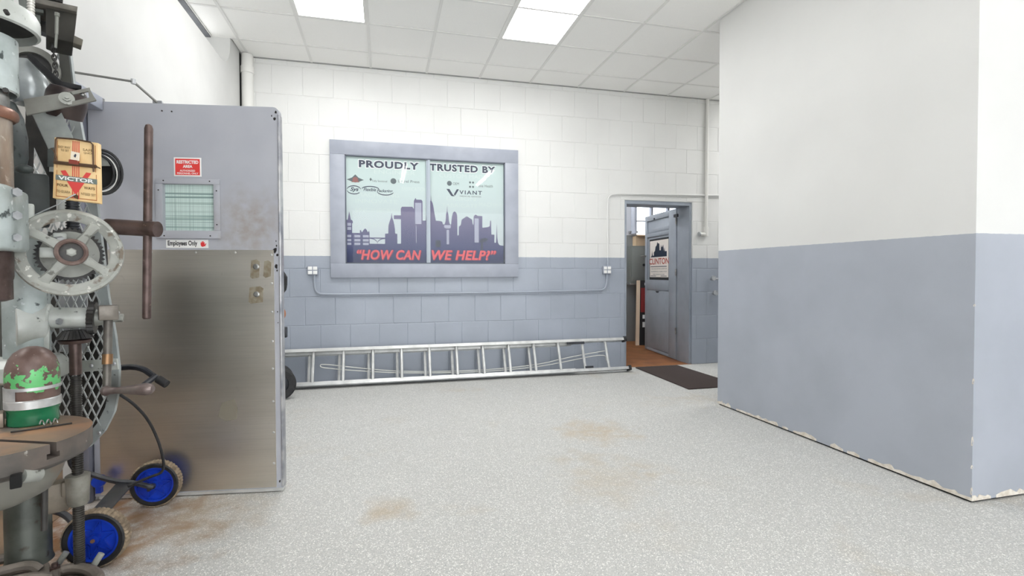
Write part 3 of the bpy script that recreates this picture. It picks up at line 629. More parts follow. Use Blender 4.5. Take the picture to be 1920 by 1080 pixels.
# unseen blue chest, added for its reflection in the door's stainless plate
tcst = thing('reflected_chest', 'long dark blue chest added unseen in the side room for its reflection', 'tool chest', (-2.75, .55, 0))
MB().box((-3.5, .15, .06), (-2.0, .75, .50)).build('body', plain('chest_dark', (34, 38, 48), .5), tcst, bevel=.008)
MB().box((-3.52, .13, .50), (-1.98, .77, .60)).build('top', plain('chest_blue', (40, 74, 128), .4), tcst, bevel=.01)
for k in range(3):
    dw = MB().box((-3.45 + .49 * k, .75, .10), (-3.0 + .49 * k, .765, .46)).build('drawer', plain('chest_front_%d' % k, (52, 58, 72), .5), tcst, bevel=.004)
    MB().cyl((-3.35 + .49 * k, .785, .40), (-3.1 + .49 * k, .785, .40), .01, n=8).build('handle', 'steel', dw)
for x in (-3.4, -2.1):
    for y in (.22, .68): MB().cyl((x, y, .003), (x, y, .06), .03, n=12).build('foot', 'black', tcst)

# ------------------------------------------------------------------ the open steel door on the left
sd = bpy.data.objects.new('steel_door', None); COL.objects.link(sd); sd.location = (-1.49, 3.1135, 0); sd.rotation_euler = (0, 0, math.atan2(-.13449639, .99091408))
sd['label'] = 'large open grey door with stainless lower plate and small wired window'; sd['category'] = 'door'
LS = dict(parent=sd, local=True)
DW, DH = .951, 2.098
def door_paint():
    t = NT('door_paint'); o = t.obj()
    c = t.mix(t.ramp(t.noise(4, 5, o), .35, .7), lin((168, 170, 178)), lin((176, 178, 185)))
    s_ = t.node('ShaderNodeVectorMath', operation='DISTANCE'); t.link(o, s_.inputs[0]); s_.inputs[1].default_value = (.80, -.01, 1.46)
    d = t.math('ADD', s_.outputs['Value'], t.math('MULTIPLY', t.math('SUBTRACT', t.noise(9, 6, o), .5), .22))
    st = t.math('MULTIPLY', t.ramp(d, .24, .06), t.ramp(t.noise(20, 7, o), .30, .62))
    c = t.mix(t.math('MULTIPLY', st, .6), c, lin((146, 134, 118)))
    c = t.mix(t.math('MULTIPLY', t.ramp(d, .20, .08), t.ramp(t.noise(85, 3, o), .70, .74)), c, lin((92, 78, 62)))
    return t.done(c, .45)
M['door_paint'] = door_paint()
def brushed():
    t = NT('brushed_stainless'); o = t.obj()
    n1 = t.noise(2.2, 4, o, (.35, 1, 3.2)); n3 = t.noise(60, 3, o, (.05, 1, 6)); n4 = t.noise(24, 7, o, dist=.6)
    c = t.mix(t.ramp(n1, .3, .7), lin((214, 209, 200)), lin((232, 227, 218)))
    c = t.mix(t.math('MULTIPLY', t.ramp(n3, .45, .7), .14), c, lin((150, 147, 142)))
    c = t.mix(t.math('MULTIPLY', t.ramp(n4, .64, .78), .35), c, lin((198, 194, 184)))
    t.bump(n3, .04, .0005)
    return t.done(c, t.math('ADD', t.math('MULTIPLY', n1, .14), .29), 1)
M['stainless'] = brushed()
M['patch'] = plain('worn_patch', (168, 160, 142), .45, .6, c2=(140, 128, 108), scale=40)
M['rust_chip'] = plain('dark_chip', (34, 30, 28), .8)
hx0, hx1, hz0, hz1 = .364, .617, 1.428, 1.674
def rr(pts, r, n=4):   # round the corners of a polygon given as (x, z, radius?)
    return pts
mb = MB()
mb.box((0, 0, .022), (hx0, .044, DH)).box((hx0, 0, .022), (hx1, .044, hz0)).box((hx0, 0, hz1), (hx1, .044, DH))
top = [(hx1, .022), (DW, .022), (DW, DH - .03)] + [(DW - .03 + .03 * math.cos(a), DH - .03 + .03 * math.sin(a)) for a in [i * math.pi / 10 for i in range(1, 6)]] + [(hx1, DH)]
mb.prism([(x, 0, z) for x, z in top], (0, .044, 0))
mb.build('leaf', 'door_paint', **LS)
MB().box((.03, -.0022, .028), (.918, -.0002, 1.326)).build('kick_plate', 'stainless', **LS)
MB().box((.02, -.001, .006), (DW, .043, .0215)).build('door_sweep', 'alu', **LS)
MB().box((DW - .006, -.006, .03), (DW + .004, .046, DH - .04)).build('edge_strip', plain('edge_metal', (198, 198, 200), .35, .6, c2=(150, 152, 160), scale=10), bevel=.003, **LS)
for nm, lo, hi in (('window_frame', (.328, 1.674), (.649, 1.702)), ('window_frame', (.328, 1.385), (.649, 1.428)), ('window_frame', (.328, 1.428), (.364, 1.674)), ('window_frame', (.617, 1.428), (.649, 1.674))):
    MB().box((lo[0], -.014, lo[1]), (hi[0], 0, hi[1])).build(nm, 'door_paint', bevel=.003, **LS)
def wired():
    t = NT('wired_glass'); o = t.obj()
    a = t.noise(1, 2, o, (110, 1, .6)); b = t.noise(1, 3, o, (.6, 1, 95))
    sx = t.math('ABSOLUTE', t.math('SINE', t.math('MULTIPLY', t.sep(0, o), 300))); sz = t.math('ABSOLUTE', t.math('SINE', t.math('MULTIPLY', t.sep(2, o), 300)))
    wire = t.math('MINIMUM', sx, sz)
    c = t.mix(t.ramp(b, .5, .68), lin((202, 222, 216)), lin((128, 152, 150)))
    c = t.mix(t.math('MULTIPLY', t.ramp(a, .52, .7), .5), c, lin((128, 152, 150)))
    c = t.mix(t.math('MULTIPLY', t.ramp(wire, .16, .02), .55), c, lin((110, 132, 130)))
    return t.done(c, .12)
MB().box((hx0, .012, hz0), (hx1, .02, hz1)).build('wired_pane', wired(), **LS)
mb = MB()
for x, z in ((.362, 2.059), (.41, 2.057)): mb.cyl((x, .0, z), (x, -.003, z), .004, n=8)
for x, z in ((.37, 1.69), (.60, 1.69), (.37, 1.40), (.60, 1.40), (.634, 1.64), (.634, 1.46), (.345, 1.64), (.345, 1.46)): mb.cyl((x, -.013, z), (x, -.016, z), .0035, n=8)
mb.build('frame_screw', 'rust_chip', **LS)['kind'] = 'stuff'
for z in (1.30, 1.145, .99, .83, .68, .50, .33, .16): MB().lathe([(.0065, 0), (.0045, .003), (0, .004)], (.906, -.0022, z), (0, -1, 0), 10).build('rivet', 'alu', **LS)
for x in (.12, .30, .52, .72): MB().lathe([(.0055, 0), (.004, .003), (0, .004)], (x, -.0022, 1.312), (0, -1, 0), 10).build('rivet', 'alu', **LS)
for k, (x0, z0, x1, z1) in enumerate(((.795, 1.17, .845, 1.275), (.862, 1.175, .905, 1.27), (.785, 1.035, .862, 1.13))):
    MB().prism([(x0, -.0022, z0 + .01), (x0 + .012, -.0022, z0), (x1 - .004, -.0022, z0 + .008), (x1, -.0022, z1 - .012), (x1 - .016, -.0022, z1), (x0 + .006, -.0022, z1 - .006)], (0, -.0007, 0)).build('worn_patch', 'patch', **LS)
for z in (1.236, 1.086):
    b_ = MB().lathe([(.016, 0), (.016, .002), (.010, .004), (.010, .007), (.0, .008)], (.826, -.0026, z), (0, -1, 0), 16).build('lock_bolt', 'steel', **LS)
MB().prism([(.62, -.0022, .43), (.66, -.0022, .40), (.715, -.0022, .41), (.72, -.0022, .47), (.705, -.0022, .52), (.64, -.0022, .50)], (0, -.0006, 0)).build('worn_patch', plain('tape_ghost', (158, 152, 138), .5, .7), **LS)
mb = MB()
for x, z, r in ((.925, 1.325, .016), (.932, 1.35, .007), (.915, 1.318, .010), (.936, 1.30, .009), (.93, 1.235, .013), (.934, 1.215, .006), (.93, 1.375, .004), (.936, .93, .004), (.934, .99, .005), (.93, 2.035, .010), (.915, 2.05, .006), (.937, 2.07, .008), (.935, .06, .008)):
    n = 7; mb.prism([(x + r * random.uniform(.5, 1.2) * math.cos(i * 2 * math.pi / n) * .7, -.0003, z + r * random.uniform(.6, 1.3) * math.sin(i * 2 * math.pi / n)) for i in range(n)], (0, -.0009, 0))
mb.build('paint_chip', 'rust_chip', **LS)['kind'] = 'stuff'
# signs on the door
def door_sign(name, label):
    t = bpy.data.objects.new(name, None); COL.objects.link(t); t.location = sd.location; t.rotation_euler = sd.rotation_euler
    t['label'] = label; t['category'] = 'sign'; return dict(parent=t, local=True)
K = door_sign('warning_sign', 'small red restricted area sign above the door window')
red = plain('sign_red2', (222, 62, 58), .45)
MB().box((.417, -.0022, 1.716), (.554, -.0004, 1.816)).build('plate', cov, bevel=.0005, **K)
MB().box((.424, -.0028, 1.723), (.547, -.0022, 1.809)).build('red_field', red, **K)
t_ = MB(); text(t_, 'RESTRICTED', (.431, -.003, 1.783), EXX, EZZ, .109, .018, bold=.04); text(t_, 'AREA', (.462, -.003, 1.761), EXX, EZZ, .048, .016, bold=.04)
text(t_, 'AUTHORIZED', (.447, -.003, 1.741), EXX, EZZ, .076, .010, bold=.02); text(t_, 'PERSONNEL ONLY', (.433, -.003, 1.727), EXX, EZZ, .106, .010, bold=.02)
t_.build('lettering', cov, **K)
K = door_sign('employee_sign', 'white sticker reading Employees Only with red hand under the door window')
MB().box((.372, -.0014, 1.336), (.583, -.0003, 1.380)).build('plate', cov, **K)
text(MB(), 'Employees Only', (.38, -.0018, 1.341), EXX, EZZ, .148, .034, bold=.03).build('lettering', plain('black_ink', (28, 30, 36), .5), **K)
hd = MB()
def blob(cx, cz, rx, rz, n=10): hd.add([(cx + rx * math.cos(i * 2 * math.pi / n), -.0018, cz + rz * math.sin(i * 2 * math.pi / n)) for i in range(n)], [tuple(range(n))])
blob(.555, 1.354, .0105, .012)
for i, (dx, h) in enumerate(((-.008, .366), (-.0028, .3715), (.0024, .372), (.0074, .367))): hd.box((.555 + dx - .0022, -.0019, 1.352), (.555 + dx + .0022, -.0018, 1. + h))
hd.prism([(.562, -.0018, 1.348), (.571, -.0018, 1.362), (.573, -.0018, 1.358), (.566, -.0018, 1.343)], (0, -.0001, 0)); hd.build('hand_symbol', plain('hand_red', (214, 48, 52), .5), **K)
# closer arm above the door
da = thing('door_closer_arm', 'grey two-link door closer arm above the steel door', 'door closer', (-1.3, 3.0, 2.1))
a0, aj = V((XL + .004, 2.842, 2.150)), PY(250, 153, 3.0); ae = V((-1.49 + .334 * .991, 3.125 - .334 * .1345, 2.105))
MB().cyl(a0, aj, .0055, n=8).build('arm_link', plain('arm_steel', (120, 120, 116), .4, .5), da); MB().cyl(aj, ae, .0065, n=8).build('arm_link', plain('arm_steel2', (132, 132, 128), .4, .5), da)
MB().cyl(aj - V((0, 0, .012)), aj + V((0, 0, .012)), .011, n=12).build('pivot', 'galv', da)
MB().obox(ae + V((0, .01, .004)), (.022, -.003, 0), (0, .012, 0), (0, 0, .006)).build('shoe', 'galv', da)

# ------------------------------------------------------------------ drill press (seen at the left edge)
M['cast'] = plain('worn_green_grey_paint', (150, 160, 158), .45, .1, c2=(190, 200, 200), scale=9, lo=.35, hi=.66, bump=.35, bscale=22, chips=[((70, 78, 78), 26, .63, .68), ((216, 222, 222), 34, .66, .72)])
M['cast_pale'] = plain('pale_cast_paint', (166, 170, 164), .42, .1, c2=(194, 198, 194), scale=8, bump=.2, bscale=30, chips=[((96, 100, 96), 38, .66, .7)])
M['cast_dark'] = plain('dark_green_cast', (66, 72, 72), .45, .1, c2=(88, 96, 94), scale=8, bump=.3, bscale=26, chips=[((40, 44, 44), 30, .6, .66)])
M['cast_grey'] = plain('grey_cast', (136, 138, 132), .45, .15, c2=(158, 160, 154), scale=10, bump=.2, bscale=30, chips=[((92, 92, 86), 32, .62, .68)])
M['rust_steel'] = plain('brown_steel', (96, 80, 76), .42, .5, c2=(74, 60, 56), scale=24, bump=.15, bscale=70, chips=[((128, 110, 100), 60, .66, .72)])
M['tan_steel'] = plain('worn_tan_steel', (176, 164, 152), .38, .6, c2=(136, 122, 110), scale=16, stretch=(1, 1, .35), chips=[((206, 200, 192), 30, .62, .7)])
M['dark_iron'] = plain('dark_iron', (48, 48, 48), .45, .4, c2=(64, 62, 60), scale=16)
M['table'] = plain('rusted_table_top', (138, 120, 106), .45, .35, c2=(172, 132, 102), scale=6, lo=.4, hi=.7, bump=.15, bscale=60, chips=[((112, 104, 98), 11, .58, .72), ((196, 186, 176), 90, .74, .78)])
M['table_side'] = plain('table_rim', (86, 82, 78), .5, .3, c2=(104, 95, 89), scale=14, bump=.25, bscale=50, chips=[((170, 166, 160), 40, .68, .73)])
M['mesh_paint'] = plain('mesh_paint', (176, 180, 180), .4, .2)
MR, MBK, UP = V((.88, .474, 0)), V((-.474, .88, 0)), V((0, 0, 1))
AX = P(-30, 700, 1.53); AX.z = 0
CX = P(47, 700, 1.92); CX.z = 0
press = thing('drill_press', 'old grey-green cast iron drill press with handwheel and round table', 'drill press', (CX.x, CX.y, 0))
def zP(x, y, d): return P(x, y, d).z
def at(c, z): return V((c.x, c.y, z))
# column, head and spindle
MB().lathe([(.074, 0), (.068, .02), (.068, 1.15), (.066, zP(47, 440, 1.92) - .10)], at(CX, .10), UP, 28).build('column', plain('column_grey', (84, 88, 82), .4, .3, c2=(62, 65, 60), scale=9, chips=[((60, 52, 46), 20, .62, .7)]), press)  # grey darkened to carry the shade below the table
z0, z1 = zP(45, 700, 1.85), zP(45, 330, 1.75)
pl = lambda *pp: [V((P(x, 600, d).x, P(x, 600, d).y, 0)) for x, d in pp]
MB().prism([v + UP * z0 for v in pl((4, 1.80), (40, 1.79), (86, 1.84), (96, 1.96), (40, 2.05), (0, 1.98))], UP * (zP(45, 440, 1.75) - z0)).build('frame_casting', 'cast', press, bevel=.018, seg=3)
hub = P(78, 610, 1.86)
MB().lathe([(.075, -.07), (.062, -.03), (.056, .0), (.056, .014)], hub, MR * .92 + MBK * .1, 24).prism([P(x, y, 1.84) for x, y in ((86, 572), (66, 592), (54, 640), (50, 692), (92, 692), (94, 618))], MBK * .06).build('gear_bracket', 'cast_pale', press, bevel=.008)
MB().lathe([(.095, 0), (.12, .012), (.12, .06), (.10, .085)], at(P(50, 700, 1.86), zP(80, 712, 1.86)), UP, 28).build('lower_collar', 'cast_pale', press, bevel=.004)
mb = MB().prism([v + UP * zP(40, 470, 1.5) for v in pl((-12, 1.40), (22, 1.45), (58, 1.60), (55, 1.75), (-10, 1.7))], UP * (zP(40, 352, 1.5) - zP(40, 470, 1.5)))
hb = mb.build('head_block', 'cast', press, bevel=.012, seg=3)
for y, s_ in ((362, 1), (405, 1), (446, .9)):
    c = P(29, y, 1.485); MB().cyl(c - MR * .01, c + V((.5, -.6, 0)) * .035, .013 * s_, n=6).build('bolt', 'galv', hb)
MB().obox(P(57, 398, 1.66), MR * .010, MBK * .03, UP * .026).build('lug', 'cast_pale', hb, bevel=.006)
MB().obox(P(56, 376, 1.80), MR * .052, MBK * .05, UP * .092).build('dark_block', plain('block_dark', (44, 50, 50), .5, .1, c2=(60, 66, 66), scale=9, bump=.3, bscale=26), press, bevel=.01)
hz = zP(20, 330, 1.75)
MB().lathe([(.055, 0), (.080, .02), (.090, .08), (.090, .15), (.08, .22), (.06, .27)], at(P(-12, 300, 1.78), hz), UP, 26).build('head_casting', 'cast_dark', press)
MB().sphere(P(46, 317, 1.70), .021, 1.2, 1, .7).build('knob', 'cast_dark', press)
zs_ = lambda y: zP(-10, y, 1.47)
MB().lathe([(.075, 0), (.075, zs_(200) - zs_(360))], at(AX, zs_(360)), UP, 30).build('spindle', 'tan_steel', press)
MB().ring([(.077 + .014 * math.cos(a), .018 * math.sin(a)) for a in [i * math.pi / 5 for i in range(10)]], at(AX, zP(25, 207, 1.5)), UP, 30).build('oil_ring', plain('copper_brown', (150, 112, 96), .35, .5, c2=(118, 82, 68), scale=20), press)
MB().lathe([(.068, 0), (.070, .03), (.066, .055)], at(AX, zP(20, 196, 1.5)), UP, 24).build('lock_collar', 'steel', press)
c = P(12, 172, 1.44); MB().cyl(c, c + V((.3, -.7, .05)) * .02, .007, n=8).build('set_screw', 'dark_iron', press)
zb = zP(35, 166, 1.5)
MB().lathe([(.03, .05), (.086, .05), (.086, 0), (.091, .004), (.091, zP(40, 62, 1.5) - zb)], at(AX, zb), UP, 36).build('sleeve', 'cast', press)
MB().lathe([(.07, .036), (.134, .034), (.135, 0), (.143, .004), (.143, .045), (.135, .062), (.09, .085), (.05, .09)], at(AX, zP(83, 76, 1.6)), UP, 40).build('flange', 'cast_pale', press)
MB().lathe([(.09, 0), (.133, 0), (.133, .004), (.09, .004)], at(AX, zP(83, 76, 1.6) + .026), UP, 36).build('flange_shade', 'dark_iron', press)  # dark disc paints the shade inside the hollow flange
c = P(14, 26, 1.42); MB().cyl(c, c + V((.2, -.8, .2)) * .015, .006, n=8).build('oil_screw', 'dark_iron', press)
MB().prism([P(*q) for q in ((-5, 12, 1.55), (8, -2, 1.55), (24, -2, 1.55), (42, 30, 1.55), (34, 31, 1.55), (14, 8, 1.55), (8, 8, 1.55), (4, 18, 1.55))], MBK * .02).build('rib', 'cast_pale', press, bevel=.003)
MB().lathe([(.069, 0), (.071, .01), (.071, zs_(470) - zs_(525) + .0), (.066, zs_(470) - zs_(525) + .004)], at(AX, zs_(525)), UP, 26).lathe([(.05, 0), (.068, .006), (.068, zs_(525) - zs_(568))], at(AX, zs_(568)), UP, 26).build('quill', 'rust_steel', press)
# top: motor mount, beams, stud
mm = MB().prism([P(*q) for q in ((86, 4, 1.85), (145, 20, 1.85), (138, 80, 1.85), (104, 73, 1.85), (86, 66, 1.85))], MBK * .16).build('motor_mount', plain('olive_dark', (44, 43, 39), .55, .1, c2=(58, 56, 51), scale=12), press, bevel=.004)
MB().prism([P(*q) for q in ((62, -6, 1.83), (146, 12, 1.83), (144, 22, 1.83), (62, 4, 1.83))], MBK * .19).build('mount_plate', plain('olive_plate', (128, 124, 116), .45, .2, c2=(104, 100, 94), scale=14), press, bevel=.002)
MB().prism([P(*q) for q in ((139, 66, 1.84), (156, 74, 1.84), (153, 86, 1.84), (137, 80, 1.84))], MBK * .05).build('mount_lug', plain('olive_lug', (108, 104, 94), .5), press, bevel=.002)
MB().prism([P(*q) for q in ((84, -8, 1.86), (118, -8, 1.86), (118, 4, 1.86), (84, -4, 1.86))], MBK * .12).build('motor_foot', 'dark_iron', press)
MB().cyl(P(107, 26, 1.80), P(106, 64, 1.80), .0055, n=10).cyl(P(106, 64, 1.80), P(104, 90, 1.80), .0045, n=8).cyl(P(107, 24, 1.8), P(107, 31, 1.8), .008, n=6).build('mount_bolt', plain('bolt_grey', (120, 122, 116), .45, .3), press)
for q, d_ in ((((34, -4), (56, -4), (56, 36), (40, 36)), 1.92), (((36, 8), (82, 18), (82, 25), (36, 15)), 1.86), (((55, 20), (76, 24), (76, 44), (55, 44)), 1.88)):
    MB().prism([P(x, y, d_) for x, y in q], MBK * .03).build('beam', plain('grey_beam_%d' % len(bpy.data.materials), (122, 126, 122), .5, .2, c2=(98, 102, 98), scale=14), press, bevel=.003)
MB().prism([P(x, y, 1.95) for x, y in ((60, 8), (88, 8), (88, 62), (60, 52))], MBK * .05).build('backing_plate', 'dark_iron', press)
st_ = P(58, 45, 1.72); st2 = P(58, -8, 1.72); mb = MB().cyl(st_, st2, .0085, n=12)
for k in range(7): mb.cyl(st_.lerp(st2, .35 + .1 * k), st_.lerp(st2, .35 + .1 * k + .05), .0105, n=12)
mb.build('stud', plain('stud_steel', (208, 206, 200), .4, .4), press)
# belts, pulleys, idler arm
chn = MB()
for k in range(13):
    c = P(97 + k * .9, 70 + k * 7.6, 1.90); ax_ = MR if k % 2 else MBK
    chn.tube([c + (ax_ * math.cos(a) * .006 + UP * math.sin(a) * .012) for a in [i * math.pi / 6 for i in range(12)]], .0026, 6, closed=True)
chn.build('chain', 'dark_iron', press)['kind'] = 'stuff'
MB().prism([P(x, y, 2.06) for x, y in ((109, 70), (125, 70), (136, 167), (114, 167))], MBK * .03).build('post', plain('post_olive', (104, 104, 98), .45, .1, c2=(90, 90, 86), scale=9), press)
FWD = V((.45, -.88, .05)).normalized()
bp = P(62, 128, 1.98)
MB().ring([(.056, -.02), (.080, -.02), (.083, 0), (.080, .02), (.056, .02)], bp, FWD, 32).build('belt_pulley', plain('pulley_grey', (150, 150, 144), .4, .2, c2=(128, 128, 122), scale=9), press)
MB().lathe([(.0, 0), (.058, 0), (.058, .012), (0, .012)], bp - FWD * .012, FWD, 24).build('pulley_web', 'dark_iron', press)
MB().lathe([(.05, -.02), (.062, 0), (.058, .06), (.048, .10), (.03, .135)], P(60, 185, 1.86), UP + MR * -.15, 22).build('gear_housing', plain('housing_grey', (150, 156, 156), .25, .2, c2=(174, 180, 182), scale=10), press)
def blade(name, pts, d, m, th=.008, **k): return MB().prism([P(x, y, d) for x, y in pts], MBK * th).build(name, m, press, **k)
blade('belt', [(50, 104), (56, 99), (116, 152), (153, 160), (153, 166), (118, 166), (108, 163)], 1.80, 'black', .03, bevel=.002)
MB().lathe([(.020, -.052), (.052, -.052), (.058, -.02), (.060, .0), (.057, .03), (.048, .052), (.02, .054)], P(124, 193, 1.80), UP + MR * .12 - MBK * .3, 28).build('idler_pulley', plain('brown_black_iron', (72, 62, 60), .35, .4, c2=(54, 46, 46), scale=14), press)
arm = MB()
for pts in (((44, 186), (132, 171.5), (136, 198), (50, 216)), ((132, 171.5), (168, 164), (170, 170), (137, 177)), ((135, 190), (176, 181), (181, 188), (136, 198)), ((166, 171), (170, 170), (176, 181), (168, 183))):
    arm.prism([P(x, y, 1.69) for x, y in pts], MBK * .014)
arm = arm.build('idler_arm', plain('arm_grey', (150, 150, 144), .42, .15, c2=(132, 130, 124), scale=10), press)
c = P(125, 185, 1.685)
MB().lathe([(.021, 0), (.021, .004), (.016, .005)], c, FWD, 20).build('washer', 'cast_grey', arm); MB().lathe([(.012, .004), (.012, .012), (.006, .013), (.006, .020), (0, .021)], c, FWD, 6).build('nut', 'cast_grey', arm)
c = P(156, 178, 1.70); MB().sphere(c, .008).build('slot_bolt', 'steel', arm)
blade('flat_belt', [(60, 214), (112, 204), (137, 256), (137, 322), (92, 322), (92, 282)], 1.76, plain('grey_belt', (140, 146, 142), .4, .1, c2=(162, 168, 166), scale=9, chips=[((200, 208, 212), 22, .68, .72)]), .012, bevel=.002)
blade('belt_tongue', [(89, 280), (101, 276), (101, 312), (89, 312)], 1.755, 'cast_dark', .01)
blade('belt_gap_shade', [(48, 205), (60, 212), (91, 281), (90, 332), (64, 276), (62, 340), (46, 340)], 1.95, 'dark_iron', .01)  # dark sheet stands in for the shaded gap between head and belt
blade('shade_plate', [(88, 300), (104, 300), (106, 400), (90, 400)], 1.92, 'dark_iron', .01)  # dark sheet added to paint the black gap left of the trap
# table feed: handwheel, gears, screw
wc_ = P(131, 474, 1.70); wn = V((.445, -.89, .04)).normalized()
Rw = .141
def wprof(i, q): return 1
hw = MB().ring([(Rw - .035, .000), (Rw - .030, .005), (Rw - .016, .009), (Rw - .008, .016), (Rw + .001, .013), (Rw + .005, .0), (Rw, -.012), (Rw - .012, -.017), (Rw - .030, -.010)], wc_, wn, 56).build('handwheel', plain('wheel_grey', (172, 174, 168), .4, .15, c2=(150, 152, 146), scale=12, bump=.3, bscale=60, chips=[((120, 110, 98), 26, .58, .66), ((216, 216, 210), 50, .60, .66)]), press)
e1 = wn.cross(UP).normalized() * -1; e2 = UP
if e1.dot(MR) < 0: e1 = -e1
e2 = e1.cross(wn) * -1
if e2.z < 0: e2 = -e2
hc = wc_ + wn * .012 + e1 * .004
for a in (55, 145, 235, 325):
    d_ = e1 * math.cos(math.radians(a)) + e2 * math.sin(math.radians(a)); t_ = wn.cross(d_)
    o0, o1 = hc + d_ * .035, wc_ + d_ * (Rw - .018)
    m_ = MB()
    secs = [(0, .019, .010), (.45, .013, .008), (.85, .017, .008), (1, .036, .007)]
    vs = []
    for f_, hw_, ht_ in secs:
        p = o0.lerp(o1, f_)
        for k in range(8): b = 2 * math.pi * k / 8; vs.append(p + t_ * (hw_ * math.cos(b)) + wn * (ht_ * math.sin(b)))
    m_.add(vs, [(i * 8 + k, i * 8 + (k + 1) % 8, (i + 1) * 8 + (k + 1) % 8, (i + 1) * 8 + k) for i in range(3) for k in range(8)] + [tuple(range(8)), tuple(range(24, 32))]); m_.build('spoke', 'cast_grey', hw)
MB().ring([(.030, .0), (.032, .030), (.037, .035), (.043, .031), (.045, .02), (.044, 0)], hc, wn, 32).build('hub', plain('hub_brown', (138, 120, 114), .4, .3, c2=(112, 92, 86), scale=24), hw)
MB().lathe([(.032, 0), (.032, .006), (0, .008)], hc, wn, 20).build('hub_disc', 'dark_iron', hw)
MB().lathe([(.015, .008), (.015, .016), (.012, .018)], hc, wn, 6).lathe([(.008, .017), (.008, .023), (0, .024)], hc, wn, 12).build('nut', 'cast_grey', hw)
gc = wc_ - wn * .14 + UP * .004
MB().cyl(hc, gc, .022, n=16).build('shaft', 'cast_grey', press)
def gear(name, c, ax, r, wd, n, m, cone=1.0, depth=.10):
    def rf(i, q): return (1 if i % 2 == 0 else 1 - depth)
    return MB().ring([(r * .35, 0), (r, 0), (r * cone, wd), (r * .35, wd)], c, ax, n * 2, rfun=lambda i, q: rf(i, q) if q in (1, 2) else 1).build(name, m, press)
gear('worm_gear', gc, -wn, .098, .03, 40, 'dark_iron')
MB().lathe([(.082, 0), (.082, .006), (.03, .01)], gc, wn, 30).build('gear_face', 'cast_grey', press)
MB().obox(P(96, 474, 1.74), MR * .03, MBK * .02, UP * .018).build('bracket', 'cast_pale', press, bevel=.004)
MB().obox(P(112, 452, 1.74), MR * .018, MBK * .02, UP * .028).build('bracket', 'cast_pale', press, bevel=.006)
MB().cyl(P(104, 452, 1.70), P(116, 450, 1.72), .014, n=8).build('bracket_bolt', 'galv', press)
def screw(a, b, r, pitch, name, m):
    a, b = V(a), V(b); L = (b - a).length; n = int(L / pitch); prof = []
    for i in range(n): prof += [(r, i * pitch), (r, i * pitch + pitch * .35), (r * .84, i * pitch + pitch * .5), (r * .84, i * pitch + pitch * .85)]
    return MB().lathe(prof, a, b - a, 16).build(name, m, press)
SC = P(142, 700, 1.90); SC.z = 0
screw(at(SC, zP(141, 446, 1.9)), at(SC, zP(141, 372, 1.9)), .021, .0105, 'upper_screw', plain('black_screw', (56, 58, 62), .4, .4))
MB().obox(P(118, 385, 1.93), MR * .016, MBK * .01, UP * .035).build('screw_guide', 'cast_pale', press, bevel=.004)
MB().cyl(at(SC, zP(142, 702, 1.9)), at(SC, zP(142, 632, 1.9)), .019, n=20).build('screw_shank', 'rust_steel', press)
screw(at(SC, .10), at(SC, zP(142, 702, 1.9)), .018, .0085, 'lead_screw', plain('lead_screw', (74, 72, 68), .4, .5, c2=(54, 52, 50), scale=12))
gz = zP(140, 634, 1.9)
gear('bevel_gear', at(SC, gz), UP, .058, .030, 22, 'dark_iron', cone=.62, depth=.13)
MB().lathe([(.045, -.012), (.052, 0), (.03, .004)], at(SC, gz - .006), UP, 24).build('gear_collar', 'rust_steel', press)
s0, s1 = P(90, 596, 1.87), P(170, 596, 1.93); sx_ = (s1 - s0).normalized()
MB().cyl(s0 - sx_ * .03, s1, .039, n=22).lathe([(.052, 0), (.052, .035), (.046, .04)], s0 - sx_ * .03, sx_, 22).build('cross_shaft', 'cast_pale', press)
MB().cyl(P(109, 603, 1.84), P(113, 603, 1.84), .012, n=6).build('bolt', 'galv', press)
gear('bevel_gear', s1 - sx_ * .004, sx_, .062, .020, 24, 'dark_iron', cone=1.0, depth=.10)
MB().cyl(s1 + sx_ * .016, s1 + sx_ * .05, .032, .024, n=18).cyl(s1, s1 + sx_ * .10, .016, n=14).build('gear_hub', 'cast_grey', press)
ck = P(203, 586, 1.93)
crank = MB().obox(ck, MR * .030, MBK * .026, UP * .028).build('crank', plain('crank_steel', (132, 126, 118), .4, .3, c2=(112, 106, 98), scale=20), press, bevel=.004)
MB().sphere(P(219, 587, 1.94), .010).build('crank_pin', 'galv', crank)
cb_ = P(200, 733, 1.88)
MB().cyl(ck - UP * .02, cb_, .0145, .013, n=14).build('crank_arm', plain('arm_iron', (108, 104, 98), .4, .4, c2=(84, 80, 76), scale=20), crank)
MB().cyl(P(202, 664, 1.895), P(201, 683, 1.89), .0165, n=14).build('ferrule', plain('brass', (140, 108, 78), .35, .7), crank)
h0, h1 = P(198, 733, 1.87), P(288, 729, 1.87)
L_ = (h1 - h0).length
MB().lathe([(.0, -.012), (.016, -.008), (.019, .005), (.014, .016), (.012, L_ * .22), (.014, L_ * .40), (.0195, L_ * .66), (.0225, L_ * .84), (.020, L_ * .93), (.012, L_ * .985), (0, L_)], h0, h1 - h0, 20).build('crank_handle', plain('handle_steel', (104, 90, 88), .3, .5, c2=(134, 122, 118), scale=14), crank)
# cross feed bar
t0, t1 = P(201, 424.5, 1.80), P(296, 430, 1.80)
fb = MB().cyl(t0, t1, .0275, n=24).build('feed_bar', 'rust_steel', press)
r0_, r1_ = P(279, 233, 1.80), P(275, 598, 1.80)
MB().lathe([(.004, 0), (.010, .004), (.0135, .016), (.0135, (r0_ - r1_).length - .004), (.010, (r0_ - r1_).length)], r0_, r1_ - r0_, 18).build('tommy_bar', 'rust_steel', fb)
